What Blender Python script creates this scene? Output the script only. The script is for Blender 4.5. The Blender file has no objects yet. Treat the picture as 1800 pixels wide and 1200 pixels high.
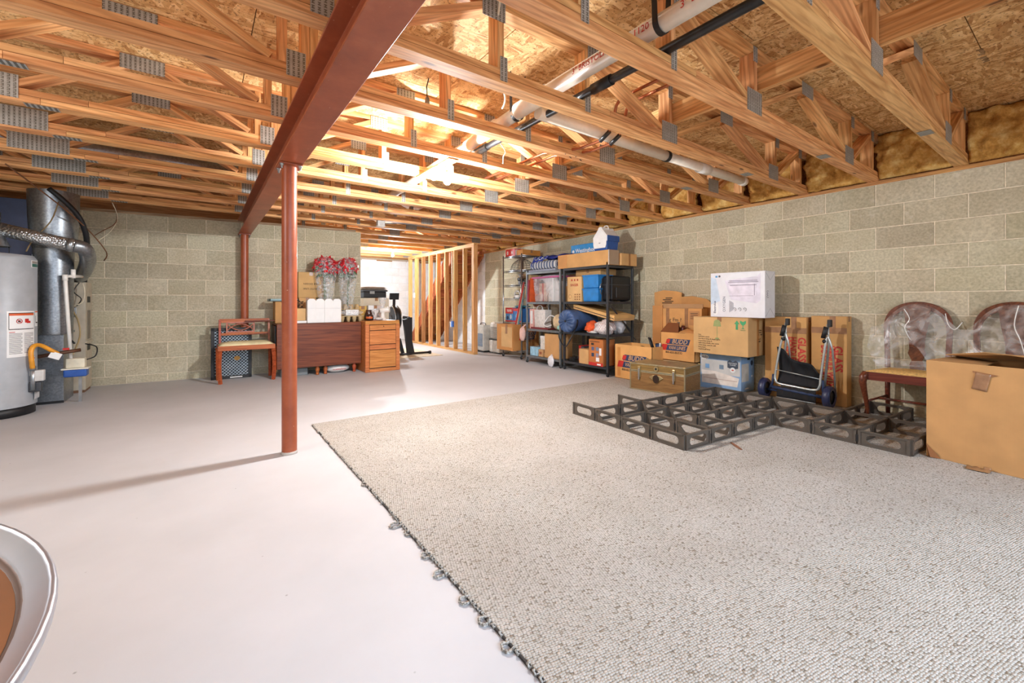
import bpy, bmesh, math, random
from mathutils import Vector, Matrix, Euler, noise
RND = random.Random(11)
PI = math.pi
COL = bpy.context.scene.collection
SC = bpy.context.scene

# ------------------------------------------------------------------ camera, world, light, exposure
cam_d = bpy.data.cameras.new('camera')
cam = bpy.data.objects.new('camera', cam_d)
COL.objects.link(cam)
cam.location = (0, 0, 1.032)
cam.rotation_euler = (math.radians(90), 0, math.radians(-35.84))
cam_d.sensor_width = 36
cam_d.lens = 15.143
cam_d.shift_y = -0.03914
cam_d.clip_start = 0.02
SC.camera = cam
SC.view_settings.view_transform = 'Standard'
SC.view_settings.look = 'None'
SC.view_settings.gamma = 1
SC.view_settings.use_curve_mapping = False
SC.view_settings.exposure = 1.08
w = bpy.data.worlds.new('world'); SC.world = w; w.use_nodes = True
w.node_tree.nodes['Background'].inputs[0].default_value = (0.85, 0.92, 1.0, 1)
w.node_tree.nodes['Background'].inputs[1].default_value = 1.0
SC.cycles.max_bounces = 8
SC.cycles.diffuse_bounces = 5
SC.cycles.transparent_max_bounces = 12
SC.cycles.sample_clamp_indirect = 6

def area_light(name, loc, rot, sx, sy, power, col):
    l = bpy.data.lights.new(name, 'AREA'); l.shape = 'RECTANGLE'; l.size = sx; l.size_y = sy
    l.energy = power; l.color = col
    o = bpy.data.objects.new(name, l); COL.objects.link(o); o.location = loc; o.rotation_euler = rot
    return o
DAY_POWER, BULB_POWER, FAR_POWER, REAR_POWER = 62, 125, 125, 42
BULB_COL = (0.94, 0.97, 1.0)
# inferred daylight from behind the camera, doubling as added fill; no windows modelled
area_light('daylight_fill', (1.2, -2.3, 2.2), (math.radians(48), 0, 0), 4.5, 1.2, DAY_POWER, (0.60, 0.78, 1.0)).data.spread = math.radians(110)

def point_light(name, loc, power, r=.05, col=BULB_COL):
    l = bpy.data.lights.new(name, 'POINT'); l.energy = power; l.shadow_soft_size = r; l.color = col
    o = bpy.data.objects.new(name, l); COL.objects.link(o); o.location = loc
    return o
# unseen fill lights added to even out the room, not actual bulbs
point_light('left_fill', (-1.9, 2.4, 2.0), REAR_POWER, .35, (.94, .97, 1))
point_light('low_rear_fill', (1.8, -2.2, .7), 34, .5, (.94, .97, 1))

# ------------------------------------------------------------------ helpers
def lin(c):
    r = []
    for v in c[:3]:
        v /= 255.0
        r.append(v / 12.92 if v <= .04045 else ((v + .055) / 1.055) ** 2.4)
    return tuple(r) + (1,)

class NT:
    def __init__(s, name):
        s.m = bpy.data.materials.new(name); s.m.use_nodes = True
        s.t = s.m.node_tree; s.b = s.t.nodes['Principled BSDF']; s.out = s.t.nodes['Material Output']
    def n(s, typ, **kw):
        o = s.t.nodes.new('ShaderNode' + typ)
        for k, v in kw.items():
            if k.startswith('i_'):
                key = k[2:]
                key = int(key) if key.isdigit() else key.replace('_', ' ')
                o.inputs[key].default_value = v
            else: setattr(o, k, v)
        return o
    def l(s, a, b): s.t.links.new(a, b)
    def coord(s, scale=(1, 1, 1), rand=True):
        tc = s.n('TexCoord'); mp = s.n('Mapping'); mp.inputs['Scale'].default_value = scale
        s.l(tc.outputs['Object'], mp.inputs['Vector'])
        if rand:
            oi = s.n('ObjectInfo'); mu = s.n('Math', operation='MULTIPLY', i_1=37.0)
            s.l(oi.outputs['Random'], mu.inputs[0]); s.l(mu.outputs[0], mp.inputs['Location'])
        return mp.outputs['Vector']
    def ramp(s, fac, stops):
        r = s.n('ValToRGB'); e = r.color_ramp.elements
        while len(e) < len(stops): e.new(.5)
        for el, (p, c) in zip(e, stops): el.position = p; el.color = c if len(c) == 4 else lin(c)
        s.l(fac, r.inputs[0]); return r.outputs[0]
    def mix(s, fac, a, b, mode='MIX'):
        m = s.n('Mix', data_type='RGBA', blend_type=mode)
        for sock, v in ((m.inputs[0], fac), (m.inputs[6], a), (m.inputs[7], b)):
            if hasattr(v, 'links'): s.l(v, sock)
            elif isinstance(v, (int, float)): sock.default_value = v
            else: sock.default_value = v if len(v) == 4 else lin(v)
        return m.outputs[2]
    def var(s, col, amt, hue=0.0):
        oi = s.n('ObjectInfo'); mr = s.n('MapRange'); mr.inputs[3].default_value = 1 - amt; mr.inputs[4].default_value = 1 + amt
        s.l(oi.outputs['Random'], mr.inputs[0])
        hs = s.n('HueSaturation'); s.l(mr.outputs[0], hs.inputs['Value']); s.l(col, hs.inputs['Color'])
        if hue:
            m2 = s.n('Math', operation='MULTIPLY', i_1=7.31); fr = s.n('Math', operation='FRACT')
            m3 = s.n('MapRange'); m3.inputs[3].default_value = .5 - hue; m3.inputs[4].default_value = .5 + hue
            s.l(oi.outputs['Random'], m2.inputs[0]); s.l(m2.outputs[0], fr.inputs[0]); s.l(fr.outputs[0], m3.inputs[0])
            s.l(m3.outputs[0], hs.inputs['Hue'])
        return hs.outputs[0]
    def bump(s, h, strength=.3, dist=.002):
        b = s.n('Bump'); b.inputs['Strength'].default_value = strength; b.inputs['Distance'].default_value = dist
        s.l(h, b.inputs['Height']); s.l(b.outputs[0], s.b.inputs['Normal'])
    def set(s, col=None, rough=None, metal=None, spec=None):
        if col is not None:
            if hasattr(col, 'links'): s.l(col, s.b.inputs['Base Color'])
            else: s.b.inputs['Base Color'].default_value = col if len(col) == 4 else lin(col)
        if rough is not None: s.b.inputs['Roughness'].default_value = rough
        if metal is not None: s.b.inputs['Metallic'].default_value = metal
        if spec is not None: s.b.inputs['Specular IOR Level'].default_value = spec
        return s.m

MC = {}
def plain(col, rough=.55, metal=0.0, amt=.06, scale=14, bump=0.0, rv=0.0, spec=.5):
    """procedural plain surface: colour broken up by soft noise"""
    k = (tuple(col), rough, metal, amt, scale, bump, rv, spec)
    if k in MC: return MC[k]
    n = NT('surface_%d' % len(MC)); v = n.coord()
    nz = n.n('TexNoise'); nz.inputs['Scale'].default_value = scale; nz.inputs['Detail'].default_value = 4
    n.l(v, nz.inputs['Vector'])
    a = [max(0, min(255, c * (1 - amt))) for c in col]; b = [max(0, min(255, c * (1 + amt))) for c in col]
    c = n.ramp(nz.outputs[0], [(.3, a), (.7, b)])
    if rv: c = n.var(c, rv)
    if bump: n.bump(nz.outputs[0], bump, .003)
    MC[k] = n.set(c, rough, metal, spec)
    return MC[k]

def wood(name, dark, light, rv=.12, hue=.012, ring=1.0, rough=.6, knots=True, sc=1.0):
    n = NT(name); v = n.coord((1.6 * sc, 22 * sc, 22 * sc))
    nz = n.n('TexNoise'); nz.inputs['Scale'].default_value = 1.4; nz.inputs['Detail'].default_value = 6; nz.inputs['Distortion'].default_value = .8
    n.l(v, nz.inputs['Vector'])
    wv = n.n('TexWave', wave_type='BANDS', bands_direction='DIAGONAL'); wv.inputs['Scale'].default_value = .9 * ring
    wv.inputs['Distortion'].default_value = 7; wv.inputs['Detail'].default_value = 3; wv.inputs['Detail Scale'].default_value = 1.2
    n.l(v, wv.inputs['Vector'])
    c = n.ramp(nz.outputs[0], [(.3, dark), (.68, light)])
    c2 = n.ramp(wv.outputs[0], [(0, (205, 190, 176)), (.6, (255, 255, 255))])
    c = n.mix(.55, c, c2, 'MULTIPLY')
    if knots:
        v2 = n.coord((2.6 * sc, 9 * sc, 9 * sc)); vo = n.n('TexVoronoi'); vo.inputs['Scale'].default_value = .9; n.l(v2, vo.inputs['Vector'])
        k = n.ramp(vo.outputs['Distance'], [(.05, (92, 58, 40)), (.11, (255, 255, 255))])
        c = n.mix(.8, c, k, 'MULTIPLY')
    c = n.var(c, rv, hue)
    n.bump(nz.outputs[0], .15, .002)
    return n.set(c, rough, 0, .35)

def card(col=(208, 164, 110), rv=.05):
    n = NT('cardboard'); v = n.coord((1, 1, 1)); nz = n.n('TexNoise'); nz.inputs['Scale'].default_value = 5; nz.inputs['Detail'].default_value = 5
    n.l(v, nz.inputs['Vector'])
    a = [c * .94 for c in col]; b = [min(255, c * 1.04) for c in col]
    c = n.ramp(nz.outputs[0], [(.3, a), (.7, b)])
    wv = n.n('TexWave', bands_direction='Y'); wv.inputs['Scale'].default_value = 60; n.l(v, wv.inputs['Vector'])
    wx = n.n('TexWave', bands_direction='X'); wx.inputs['Scale'].default_value = 60; n.l(v, wx.inputs['Vector'])
    c = n.mix(.03, c, wv.outputs[0], 'MULTIPLY'); c = n.mix(.03, c, wx.outputs[0], 'MULTIPLY')
    c = n.var(c, rv)
    return n.set(c, .75, 0, .25)

def galv(name='galvanised_steel', col=(176, 182, 186), rough=.33, scale=26):
    n = NT(name); v = n.coord()
    vo = n.n('TexVoronoi'); vo.inputs['Scale'].default_value = scale; n.l(v, vo.inputs['Vector'])
    nz = n.n('TexNoise'); nz.inputs['Scale'].default_value = 3; n.l(v, nz.inputs['Vector'])
    a = [c * .92 for c in col]; b = [min(255, c * 1.05) for c in col]
    c = n.ramp(vo.outputs['Color'], [(.2, a), (.8, b)]); c2 = n.ramp(nz.outputs[0], [(.3, (205, 205, 205)), (.7, (255, 255, 255))])
    c = n.mix(1, c, c2, 'MULTIPLY')
    return n.set(c, rough, .9)

def film(name, col=(240, 240, 240), alpha=.22, rough=.12, wr=18):
    """crinkled clear plastic: mostly lets light through, glossy folds"""
    n = NT(name); v = n.coord()
    nz = n.n('TexNoise'); nz.inputs['Scale'].default_value = wr; nz.inputs['Detail'].default_value = 4; nz.inputs['Distortion'].default_value = 1.2
    n.l(v, nz.inputs['Vector'])
    r = n.ramp(nz.outputs[0], [(.42, (alpha * .35,) * 3 + (1,)), (.62, (min(1, alpha * 1.8),) * 3 + (1,))])
    n.bump(nz.outputs[0], .9, .012)
    n.l(r, n.b.inputs['Alpha'])
    n.m.use_backface_culling = False
    return n.set(col, rough, 0, .8)

WOODS = {}
M_TRUSS = wood('truss_pine', (198, 134, 78), (244, 192, 132), rv=.13, hue=.006)
M_STUD = wood('stud_pine', (200, 140, 82), (232, 182, 122), rv=.13, hue=.010)
M_CARD = card(); M_CARD2 = card((198, 150, 96)); M_CARD3 = card((216, 176, 122)); M_CARD_DK = card((150, 96, 58))
M_GALV = galv(); M_DUCT = galv('duct_steel', (164, 170, 176), .36, 70)
M_BLACK = plain((26, 26, 28), .5); M_DKGREY = plain((70, 72, 76), .42, .3)
M_WHITE = plain((232, 232, 230), .5, amt=.02); M_TAPE = plain((158, 116, 82), .25, amt=.08)
M_RED = plain((196, 44, 36), .5); M_NAVY = plain((42, 58, 92), .6)
M_INK = plain((52, 44, 38), .8); M_STEEL = plain((170, 172, 172), .3, .9)
M_FILM = film('clear_plastic_sheet'); M_SLEEVE = film('clear_sleeve', (235, 238, 240), .22, .1, 26)

class MB:
    def __init__(s): s.v = []; s.f = []; s.sm = []
    def add(s, vs, fs, smooth=False):
        b = len(s.v); s.v += [tuple(v) for v in vs]
        for f in fs: s.f.append([i + b for i in f]); s.sm.append(smooth)
        return s
    def box(s, x0, y0, z0, x1, y1, z1, mat=None):
        vs = [(x, y, z) for z in (z0, z1) for y in (y0, y1) for x in (x0, x1)]
        if mat is not None: vs = [mat @ Vector(v) for v in vs]
        return s.add(vs, [(0, 2, 3, 1), (4, 5, 7, 6), (0, 1, 5, 4), (2, 6, 7, 3), (0, 4, 6, 2), (1, 3, 7, 5)])
    def bar(s, p, q, w, t, up=(0, 0, 1)):
        p = Vector(p); q = Vector(q); d = (q - p); L = d.length; d.normalize(); up = Vector(up)
        y = up.cross(d)
        if y.length < 1e-4: y = Vector((1, 0, 0)).cross(d)
        y.normalize(); z = d.cross(y)
        m = Matrix((d, y, z)).transposed().to_4x4(); m.translation = p
        return s.box(0, -w / 2, -t / 2, L, w / 2, t / 2, m)
    def tube(s, path, r, n=8, closed=False, caps=True, smooth=True):
        P = [Vector(p) for p in path]; N = len(P); rs = r if isinstance(r, (list, tuple)) else [r] * N
        vs = []; prev = None
        for i, p in enumerate(P):
            a = P[(i - 1) % N] if (i > 0 or closed) else P[i]; b = P[(i + 1) % N] if (i < N - 1 or closed) else P[i]
            t = (b - a)
            if t.length < 1e-9: t = Vector((0, 0, 1))
            t.normalize()
            if prev is None:
                ref = Vector((0, 0, 1)) if abs(t.z) < .9 else Vector((1, 0, 0))
                u = ref.cross(t).normalized()
            else:
                u = prev - t * prev.dot(t)
                u = u.normalized() if u.length > 1e-6 else Vector((1, 0, 0))
            prev = u; w_ = t.cross(u)
            for k in range(n):
                an = 2 * PI * k / n; vs.append(p + (u * math.cos(an) + w_ * math.sin(an)) * rs[i])
        fs = []
        for i in range(N if closed else N - 1):
            j = (i + 1) % N
            for k in range(n):
                k2 = (k + 1) % n; fs.append((i * n + k, i * n + k2, j * n + k2, j * n + k))
        s.add(vs, fs, smooth)
        if caps and not closed:
            b = len(s.v) - len(vs)
            s.f.append([b + k for k in range(n)][::-1]); s.sm.append(False)
            s.f.append([b + (N - 1) * n + k for k in range(n)]); s.sm.append(False)
        return s
    def lathe(s, prof, n=24, mat=None, smooth=True, a0=0, a1=2 * PI):
        full = abs(a1 - a0 - 2 * PI) < 1e-6; m = n if full else n + 1
        vs = [Vector((r * math.cos(a0 + (a1 - a0) * k / n), r * math.sin(a0 + (a1 - a0) * k / n), z)) for r, z in prof for k in range(m)]
        if mat is not None: vs = [mat @ v for v in vs]
        fs = []
        for i in range(len(prof) - 1):
            for k in range(n):
                k2 = (k + 1) % m
                fs.append((i * m + k, i * m + k2, (i + 1) * m + k2, (i + 1) * m + k))
        return s.add(vs, fs, smooth)
    def prism(s, poly, depth, mat=None, smooth=False):
        """poly in local XY, extruded along +Z by depth"""
        n = len(poly); vs = [Vector((x, y, 0)) for x, y in poly] + [Vector((x, y, depth)) for x, y in poly]
        if mat is not None: vs = [mat @ v for v in vs]
        fs = [list(range(n))[::-1], [i + n for i in range(n)]] + [(i, (i + 1) % n, (i + 1) % n + n, i + n) for i in range(n)]
        return s.add(vs, fs, smooth)
    def grid(s, fn, nu, nv, smooth=True):
        vs = [fn(i / nu, j / nv) for i in range(nu + 1) for j in range(nv + 1)]
        fs = [(i * (nv + 1) + j, (i + 1) * (nv + 1) + j, (i + 1) * (nv + 1) + j + 1, i * (nv + 1) + j + 1) for i in range(nu) for j in range(nv)]
        return s.add(vs, fs, smooth)
    def ball(s, c, r, n=14, m=9, fn=None, sq=(1, 1, 1)):
        c = Vector(c)
        def f(u, v):
            a = 2 * PI * u; b = PI * (v - .5)
            d = Vector((math.cos(a) * math.cos(b), math.sin(a) * math.cos(b), math.sin(b)))
            k = fn(d) if fn else 1
            return c + Vector((d.x * sq[0], d.y * sq[1], d.z * sq[2])) * r * k
        return s.grid(f, n, m)
    def hole_plate(s, w, h, t, hw, hh, mat=None, seg=5, sq=1.0):
        """plate in XZ (width w, height h, centre 0), thickness t along Y, with a stadium hole hw x hh"""
        r = hh / 2; pts = []
        for cx, a0 in ((hw / 2 - r, -PI / 2), (-(hw / 2 - r), PI / 2)):
            for k in range(seg + 1):
                a = a0 + PI * k / seg; pts.append((cx + r * math.cos(a), r * math.sin(a)))
        n = len(pts); out = []
        for x, z in pts:
            sx = (w / 2) / max(abs(x), 1e-6); sz = (h / 2) / max(abs(z), 1e-6)
            out.append((x, z))
        out = []
        for i, (x, z) in enumerate(pts):
            if i == 0 or i == n - 1: pass
            k = min((w / 2) / abs(x) if abs(x) > 1e-6 else 9e9, (h / 2) / abs(z) if abs(z) > 1e-6 else 9e9)
            out.append((x * k, z * k))
        vs = []
        for y in (-t / 2, t / 2):
            vs += [Vector((x, y, z)) for x, z in pts] + [Vector((x, y, z)) for x, z in out]
        # exact corners
        cs = [(w / 2, -h / 2), (w / 2, h / 2), (-w / 2, h / 2), (-w / 2, -h / 2)]
        for cxx, czz in cs:
            bi = min(range(n), key=lambda i: (out[i][0] - cxx) ** 2 + (out[i][1] - czz) ** 2)
            for layer in (0, 1): vs[layer * 2 * n + n + bi] = Vector((cxx, (-t / 2, t / 2)[layer], czz))
        if mat is not None: vs = [mat @ v for v in vs]
        fs = []
        for i in range(n):
            j = (i + 1) % n
            fs.append((i, j, n + j, n + i)); fs.append((2 * n + i, 3 * n + i, 3 * n + j, 2 * n + j))
            fs.append((i, 2 * n + i, 2 * n + j, j)); fs.append((n + i, n + j, 3 * n + j, 3 * n + i))
        return s.add(vs, fs)
    def mesh(s, name):
        me = bpy.data.meshes.new(name); me.from_pydata([tuple(v) for v in s.v], [], s.f)
        me.polygons.foreach_set('use_smooth', s.sm); me.update()
        return me

def fixn(me):
    bm = bmesh.new(); bm.from_mesh(me); bmesh.ops.recalc_face_normals(bm, faces=bm.faces); bm.to_mesh(me); bm.free()

def obj(name, mb, mat, parent=None, bev=0, seg=2, loc=None, rot=None, fix=True, sub=0, solid=0):
    me = mb.mesh(name) if isinstance(mb, MB) else mb
    if isinstance(mb, MB) and fix: fixn(me)
    if mat is not None and not me.materials: me.materials.append(mat)
    o = bpy.data.objects.new(name, me); COL.objects.link(o)
    if parent is not None: o.parent = parent
    if loc is not None: o.location = loc
    if rot is not None: o.rotation_euler = rot
    if solid:
        m = o.modifiers.new('solid', 'SOLIDIFY'); m.thickness = solid
    if bev:
        m = o.modifiers.new('bevel', 'BEVEL'); m.width = bev; m.segments = seg; m.limit_method = 'ANGLE'; m.angle_limit = math.radians(40)
    if sub:
        m = o.modifiers.new('sub', 'SUBSURF'); m.levels = sub; m.render_levels = sub
    return o

def thing(name, label, cat, loc=(0, 0, 0), rz=0.0, group=None):
    o = bpy.data.objects.new(name, None); COL.objects.link(o); o.empty_display_size = .1
    o.location = loc; o.rotation_euler = (0, 0, rz); o['label'] = label; o['category'] = cat
    if group: o['group'] = group
    return o
def tag(o, label, cat, group=None):
    o['label'] = label; o['category'] = cat
    if group: o['group'] = group
    return o
def struct(name, mb, mat, parent=None, **k):
    o = obj(name, mb, mat, parent, **k)
    if parent is None: o['kind'] = 'structure'
    return o

BC = {}
def board(parent, name, p, q, w_, t, mat, up=(0, 0, 1)):
    """timber from p to q, w_ across (local Y), t thick (local Z); own object with its grain along local X"""
    p = Vector(p); q = Vector(q); d = q - p; L = d.length; d.normalize(); up = Vector(up); y = up.cross(d)
    if y.length < 1e-4: y = Vector((0, 1, 0))
    y.normalize(); z = d.cross(y)
    key = (round(L, 3), round(w_, 4), round(t, 4), mat.name)
    if key not in BC:
        me = MB().box(-L / 2, -w_ / 2, -t / 2, L / 2, w_ / 2, t / 2).mesh(name); me.materials.append(mat); BC[key] = me
    o = bpy.data.objects.new(name, BC[key]); COL.objects.link(o)
    m = Matrix((d, y, z)).transposed().to_4x4(); m.translation = (p + q) / 2
    o.parent = parent; o.matrix_local = m
    return o

FACE = {'-x': Matrix(((0, 0, -1), (-1, 0, 0), (0, 1, 0))), '-y': Matrix(((1, 0, 0), (0, 0, -1), (0, 1, 0))),
        '+x': Matrix(((0, 0, 1), (1, 0, 0), (0, 1, 0))), '+z': Matrix(((0, 1, 0), (-1, 0, 0), (0, 0, 1)))}
def face_mat(face, loc, turn=0.0):
    m = FACE[face].to_4x4() @ Matrix.Rotation(turn, 4, 'Z'); m.translation = loc
    return m
def text(parent, s, size, face, loc, mat, turn=0.0, sx=1.0, bold=0.0, align='CENTER', shear=0.0, name='lettering', lead=1.0):
    c = bpy.data.curves.new(name, 'FONT'); c.body = s; c.size = size; c.align_x = align; c.align_y = 'CENTER'
    c.extrude = .0004; c.offset = bold; c.shear = shear; c.space_line = lead; c.resolution_u = 2
    c.materials.append(mat)
    tmp = bpy.data.objects.new('tmp', c); COL.objects.link(tmp)
    dg = bpy.context.evaluated_depsgraph_get()
    me = bpy.data.meshes.new_from_object(tmp.evaluated_get(dg), depsgraph=dg); me.name = name
    bpy.data.objects.remove(tmp); bpy.data.curves.remove(c)
    if not me.materials: me.materials.append(mat)
    o = bpy.data.objects.new(name, me); COL.objects.link(o); o.parent = parent
    o.matrix_local = face_mat(face, loc, turn) @ Matrix.Diagonal((sx, 1, 1, 1))
    return o
def decal(parent, name, poly, face, loc, mat, turn=0.0, depth=.0008):
    """flat printed shape: polygon in the face's own x/y"""
    mb = MB().prism(poly, depth, face_mat(face, loc, turn))
    return obj(name, mb, mat, parent)
def rect(w_, h): return [(-w_ / 2, -h / 2), (w_ / 2, -h / 2), (w_ / 2, h / 2), (-w_ / 2, h / 2)]
def disc(r, n=16, ry=None): return [(r * math.cos(2 * PI * k / n), (ry or r) * math.sin(2 * PI * k / n)) for k in range(n)]

def copy_tree(o, parent=None):
    c = o.copy(); COL.objects.link(c); c.parent = parent
    for ch in list(o.children): copy_tree(ch, c)
    return c

def carton(name, label, x0, x1, y0, y1, z0, z1, mat=None, rz=0.0, cat='box', tape=True, open_top=False, group=None, seam='y', tape_mat=None, drop=.05):
    """closed (or open) corrugated box: body, two top flaps with a seam, tape over it. Local frame: centre of base."""
    mat = mat or M_CARD; cx, cy = (x0 + x1) / 2, (y0 + y1) / 2; a, b, h = (x1 - x0) / 2, (y1 - y0) / 2, z1 - z0
    t = thing(name, label, cat, (cx, cy, z0), rz, group)
    th = .005
    body = MB()
    if open_top:
        body.box(-a, -b, 0, a, b, th)
        body.box(-a, -b, 0, -a + th, b, h); body.box(a - th, -b, 0, a, b, h)
        body.box(-a, -b, 0, a, -b + th, h); body.box(-a, b - th, 0, a, b, h)
        obj('body', body, mat, t)
    else:
        obj('body', body.box(-a, -b, 0, a, b, h - th), mat, t, bev=.004)
        if seam == 'y':
            obj('flap', MB().box(-a, -b, h - th, -.0015, b, h), mat, t); obj('flap', MB().box(.0015, -b, h - th, a, b, h), mat, t)
        else:
            obj('flap', MB().box(-a, -b, h - th, a, -.0015, h), mat, t); obj('flap', MB().box(-a, .0015, h - th, a, b, h), mat, t)
        if tape:
            tw = .025; e = .0008; mb = MB()
            if seam == 'y':
                mb.box(-tw, -b - e, h, tw, b + e, h + e); mb.box(-tw, -b - e, h - drop, tw, -b, h + e); mb.box(-tw, b, h - drop, tw, b + e, h + e)
            else:
                mb.box(-a - e, -tw, h, a + e, tw, h + e); mb.box(-a - e, -tw, h - drop, -a, tw, h + e); mb.box(a, -tw, h - drop, a + e, tw, h + e)
            obj('tape', mb, tape_mat or M_TAPE, t)
    return t

# ------------------------------------------------------------------ setting: floor, walls, ceiling
def mat_floor():
    n = NT('painted_concrete'); v = n.coord((1, 1, 1), False)
    nz = n.n('TexNoise'); nz.inputs['Scale'].default_value = .9; nz.inputs['Detail'].default_value = 6; nz.inputs['Roughness'].default_value = .6
    n.l(v, nz.inputs['Vector'])
    c = n.ramp(nz.outputs[0], [(.3, (184, 183, 184)), (.7, (199, 198, 200))])
    vo = n.n('TexVoronoi'); vo.inputs['Scale'].default_value = 5.5; n.l(v, vo.inputs['Vector'])
    k = n.ramp(vo.outputs['Distance'], [(.012, (120, 112, 106)), (.03, (255, 255, 255))])
    c = n.mix(.5, c, k, 'MULTIPLY')
    n2 = n.n('TexNoise'); n2.inputs['Scale'].default_value = 30; n2.inputs['Detail'].default_value = 5; n.l(v, n2.inputs['Vector'])
    n.bump(n2.outputs[0], .12, .002)
    return n.set(c, .6, 0, .3)
struct('floor', MB().box(-3.4, -3.2, -.12, 6.2, 12.4, 0), mat_floor())

def mat_block(name, a, b, eff=True, rv=.07):
    n = NT(name); v = n.coord()
    nz = n.n('TexNoise'); nz.inputs['Scale'].default_value = 55; nz.inputs['Detail'].default_value = 6; n.l(v, nz.inputs['Vector'])
    c = n.ramp(nz.outputs[0], [(.3, a), (.7, b)])
    n3 = n.n('TexNoise'); n3.inputs['Scale'].default_value = 3; n3.inputs['Detail'].default_value = 3; n.l(v, n3.inputs['Vector'])
    c = n.mix(.35, c, n.ramp(n3.outputs[0], [(.35, (215, 205, 185)), (.65, (255, 255, 255))]), 'MULTIPLY')
    if eff:   # salt bloom left on some blocks
        n2 = n.n('TexNoise'); n2.inputs['Scale'].default_value = 9; n2.inputs['Detail'].default_value = 8; n2.inputs['Roughness'].default_value = .7; n.l(v, n2.inputs['Vector'])
        c = n.mix(n.ramp(n2.outputs[0], [(.62, (0, 0, 0)), (.70, (130, 130, 130))]), c, (232, 230, 224))
    vo = n.n('TexVoronoi'); vo.inputs['Scale'].default_value = 22; n.l(v, vo.inputs['Vector'])
    c = n.mix(.5, c, n.ramp(vo.outputs['Distance'], [(.03, (90, 84, 74)), (.07, (255, 255, 255))]), 'MULTIPLY')
    c = n.var(c, rv, .008)
    n.bump(nz.outputs[0], .35, .003)
    return n.set(c, .85, 0, .2)
M_BLOCK = mat_block('grey_block', (176, 169, 146), (206, 199, 174), rv=.10)
M_BLOCKW = mat_block('white_painted_block', (226, 228, 230), (240, 241, 242), False, .02)
M_MORTAR = plain((226, 215, 192), .9, amt=.08, scale=30, bump=.3)
M_MORTARW = plain((218, 219, 220), .9, amt=.03)
BL, BH = .4064, .2032
BMC = {}
def block_mesh(L, H, mat):
    k = (round(L, 3), round(H, 3), mat.name)
    if k not in BMC:
        e = .004; d = .03
        vs = [(x, y, z) for x, z in ((-L / 2, -H / 2), (L / 2, -H / 2), (L / 2, H / 2), (-L / 2, H / 2)) for y in (-d,)]
        vs += [(x, -e, z) for x, z in ((-L / 2, -H / 2), (L / 2, -H / 2), (L / 2, H / 2), (-L / 2, H / 2))]
        vs += [(x, 0, z) for x, z in ((-L / 2 + e, -H / 2 + e), (L / 2 - e, -H / 2 + e), (L / 2 - e, H / 2 - e), (-L / 2 + e, H / 2 - e))]
        fs = [(8, 9, 10, 11)] + [(i, (i + 1) % 4, (i + 1) % 4 + 4, i + 4) for i in range(4)] + [(i + 4, (i + 1) % 4 + 4, (i + 1) % 4 + 8, i + 8) for i in range(4)]
        me = MB().add(vs, fs).mesh('block'); fixn(me); me.materials.append(mat); BMC[k] = me
    return BMC[k]
def block_wall(name, origin, ang, t0, t1, ztop, off, mat, mmat, thick=.2, hole=None):
    """wall whose inner face is local +Y; local X runs along the wall"""
    w_ = obj(name, MB().box(t0, -thick, 0, t1, -.005, ztop), mmat); w_['kind'] = 'structure'
    w_.location = (origin[0], origin[1], 0); w_.rotation_euler = (0, 0, ang)
    j = .008; k = 0
    while ztop - k * BH > .03:
        zt = ztop - k * BH; zb = max(zt - BH, 0)
        o0 = off + (BL / 2 if k % 2 else 0)
        n0 = math.floor((t0 - o0) / BL)
        x = o0 + n0 * BL
        while x < t1 - 1e-4:
            a = max(x, t0); b = min(x + BL, t1)
            if b - a > .04:
                me = block_mesh(b - a - j, zt - zb - j, mat)
                o = bpy.data.objects.new('block', me); COL.objects.link(o); o.parent = w_
                o.location = ((a + b) / 2, RND.uniform(-.0012, .0012), (zt + zb) / 2)
            x += BL
        k += 1
    return w_
PHI = math.radians(1.1069); PHB = math.radians(-4.2441)
XW, YB, ZW = 5.148, 7.1522, 2.132
block_wall('wall_right', (XW, 0), PI / 2 - PHI, -.75, 8.42, ZW, 3.7283, M_BLOCK, M_MORTAR)
# back wall: local x = -t, so joints sit at +0.7567
block_wall('wall_back', (0, YB), PI + PHB, -2.077, 3.2, ZW, .7567, M_BLOCK, M_MORTAR)
# lighter end of the right wall beside and beyond the stair, far white wall
block_wall('wall_stairwell', (XW + 8.42 * math.tan(PHI), 8.42), PI / 2 - PHI, 0, 3.3, ZW, .1, M_BLOCKW, M_MORTARW)
block_wall('wall_far', (0, 11.3), PI, -5.42, -1.2, ZW, .3, M_BLOCKW, M_MORTARW)
struct('wall_left', MB().box(-3.4, -3.2, 0, -3.2, 7.5, ZW), plain((190, 184, 166), .9))
struct('wall_rear', MB().box(-3.4, -3.4, 0, 6.2, -3.2, 2.6), plain((226, 222, 214), .9))
# upper rim closure above the block walls (behind joist ends)
M_RIM = wood('rim_board', (150, 104, 62), (196, 146, 94), rv=.05)
struct('trim_1', MB().box(5.42, -3.2, 2.1, 5.46, 12.4, 2.6), M_RIM)
struct('trim_2', MB().box(-3.4, 11.3, 2.1, 5.5, 11.34, 2.6), M_RIM)
struct('trim_3', MB().box(-3.44, -3.2, 2.1, -3.4, 12.4, 2.6), M_RIM)
struct('trim_7', MB().box(-3.4, 7.30, 2.17, 1.0, 7.32, 2.59), M_RIM)
M_SILL = wood('sill_pine', (160, 100, 58), (204, 146, 92), rv=.05)
def wplate(name, t0, t1, origin, ang, y0=-.09, y1=.006, mat=M_SILL, z0=ZW, z1=2.165):
    o = obj(name, MB().box(t0, y0, z0, t1, y1, z1), mat); o.location = (origin[0], origin[1], 0); o.rotation_euler = (0, 0, ang)
    o['kind'] = 'structure'; return o
wplate('trim_4', -.75, 11.2, (XW, 0), PI / 2 - PHI)
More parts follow.
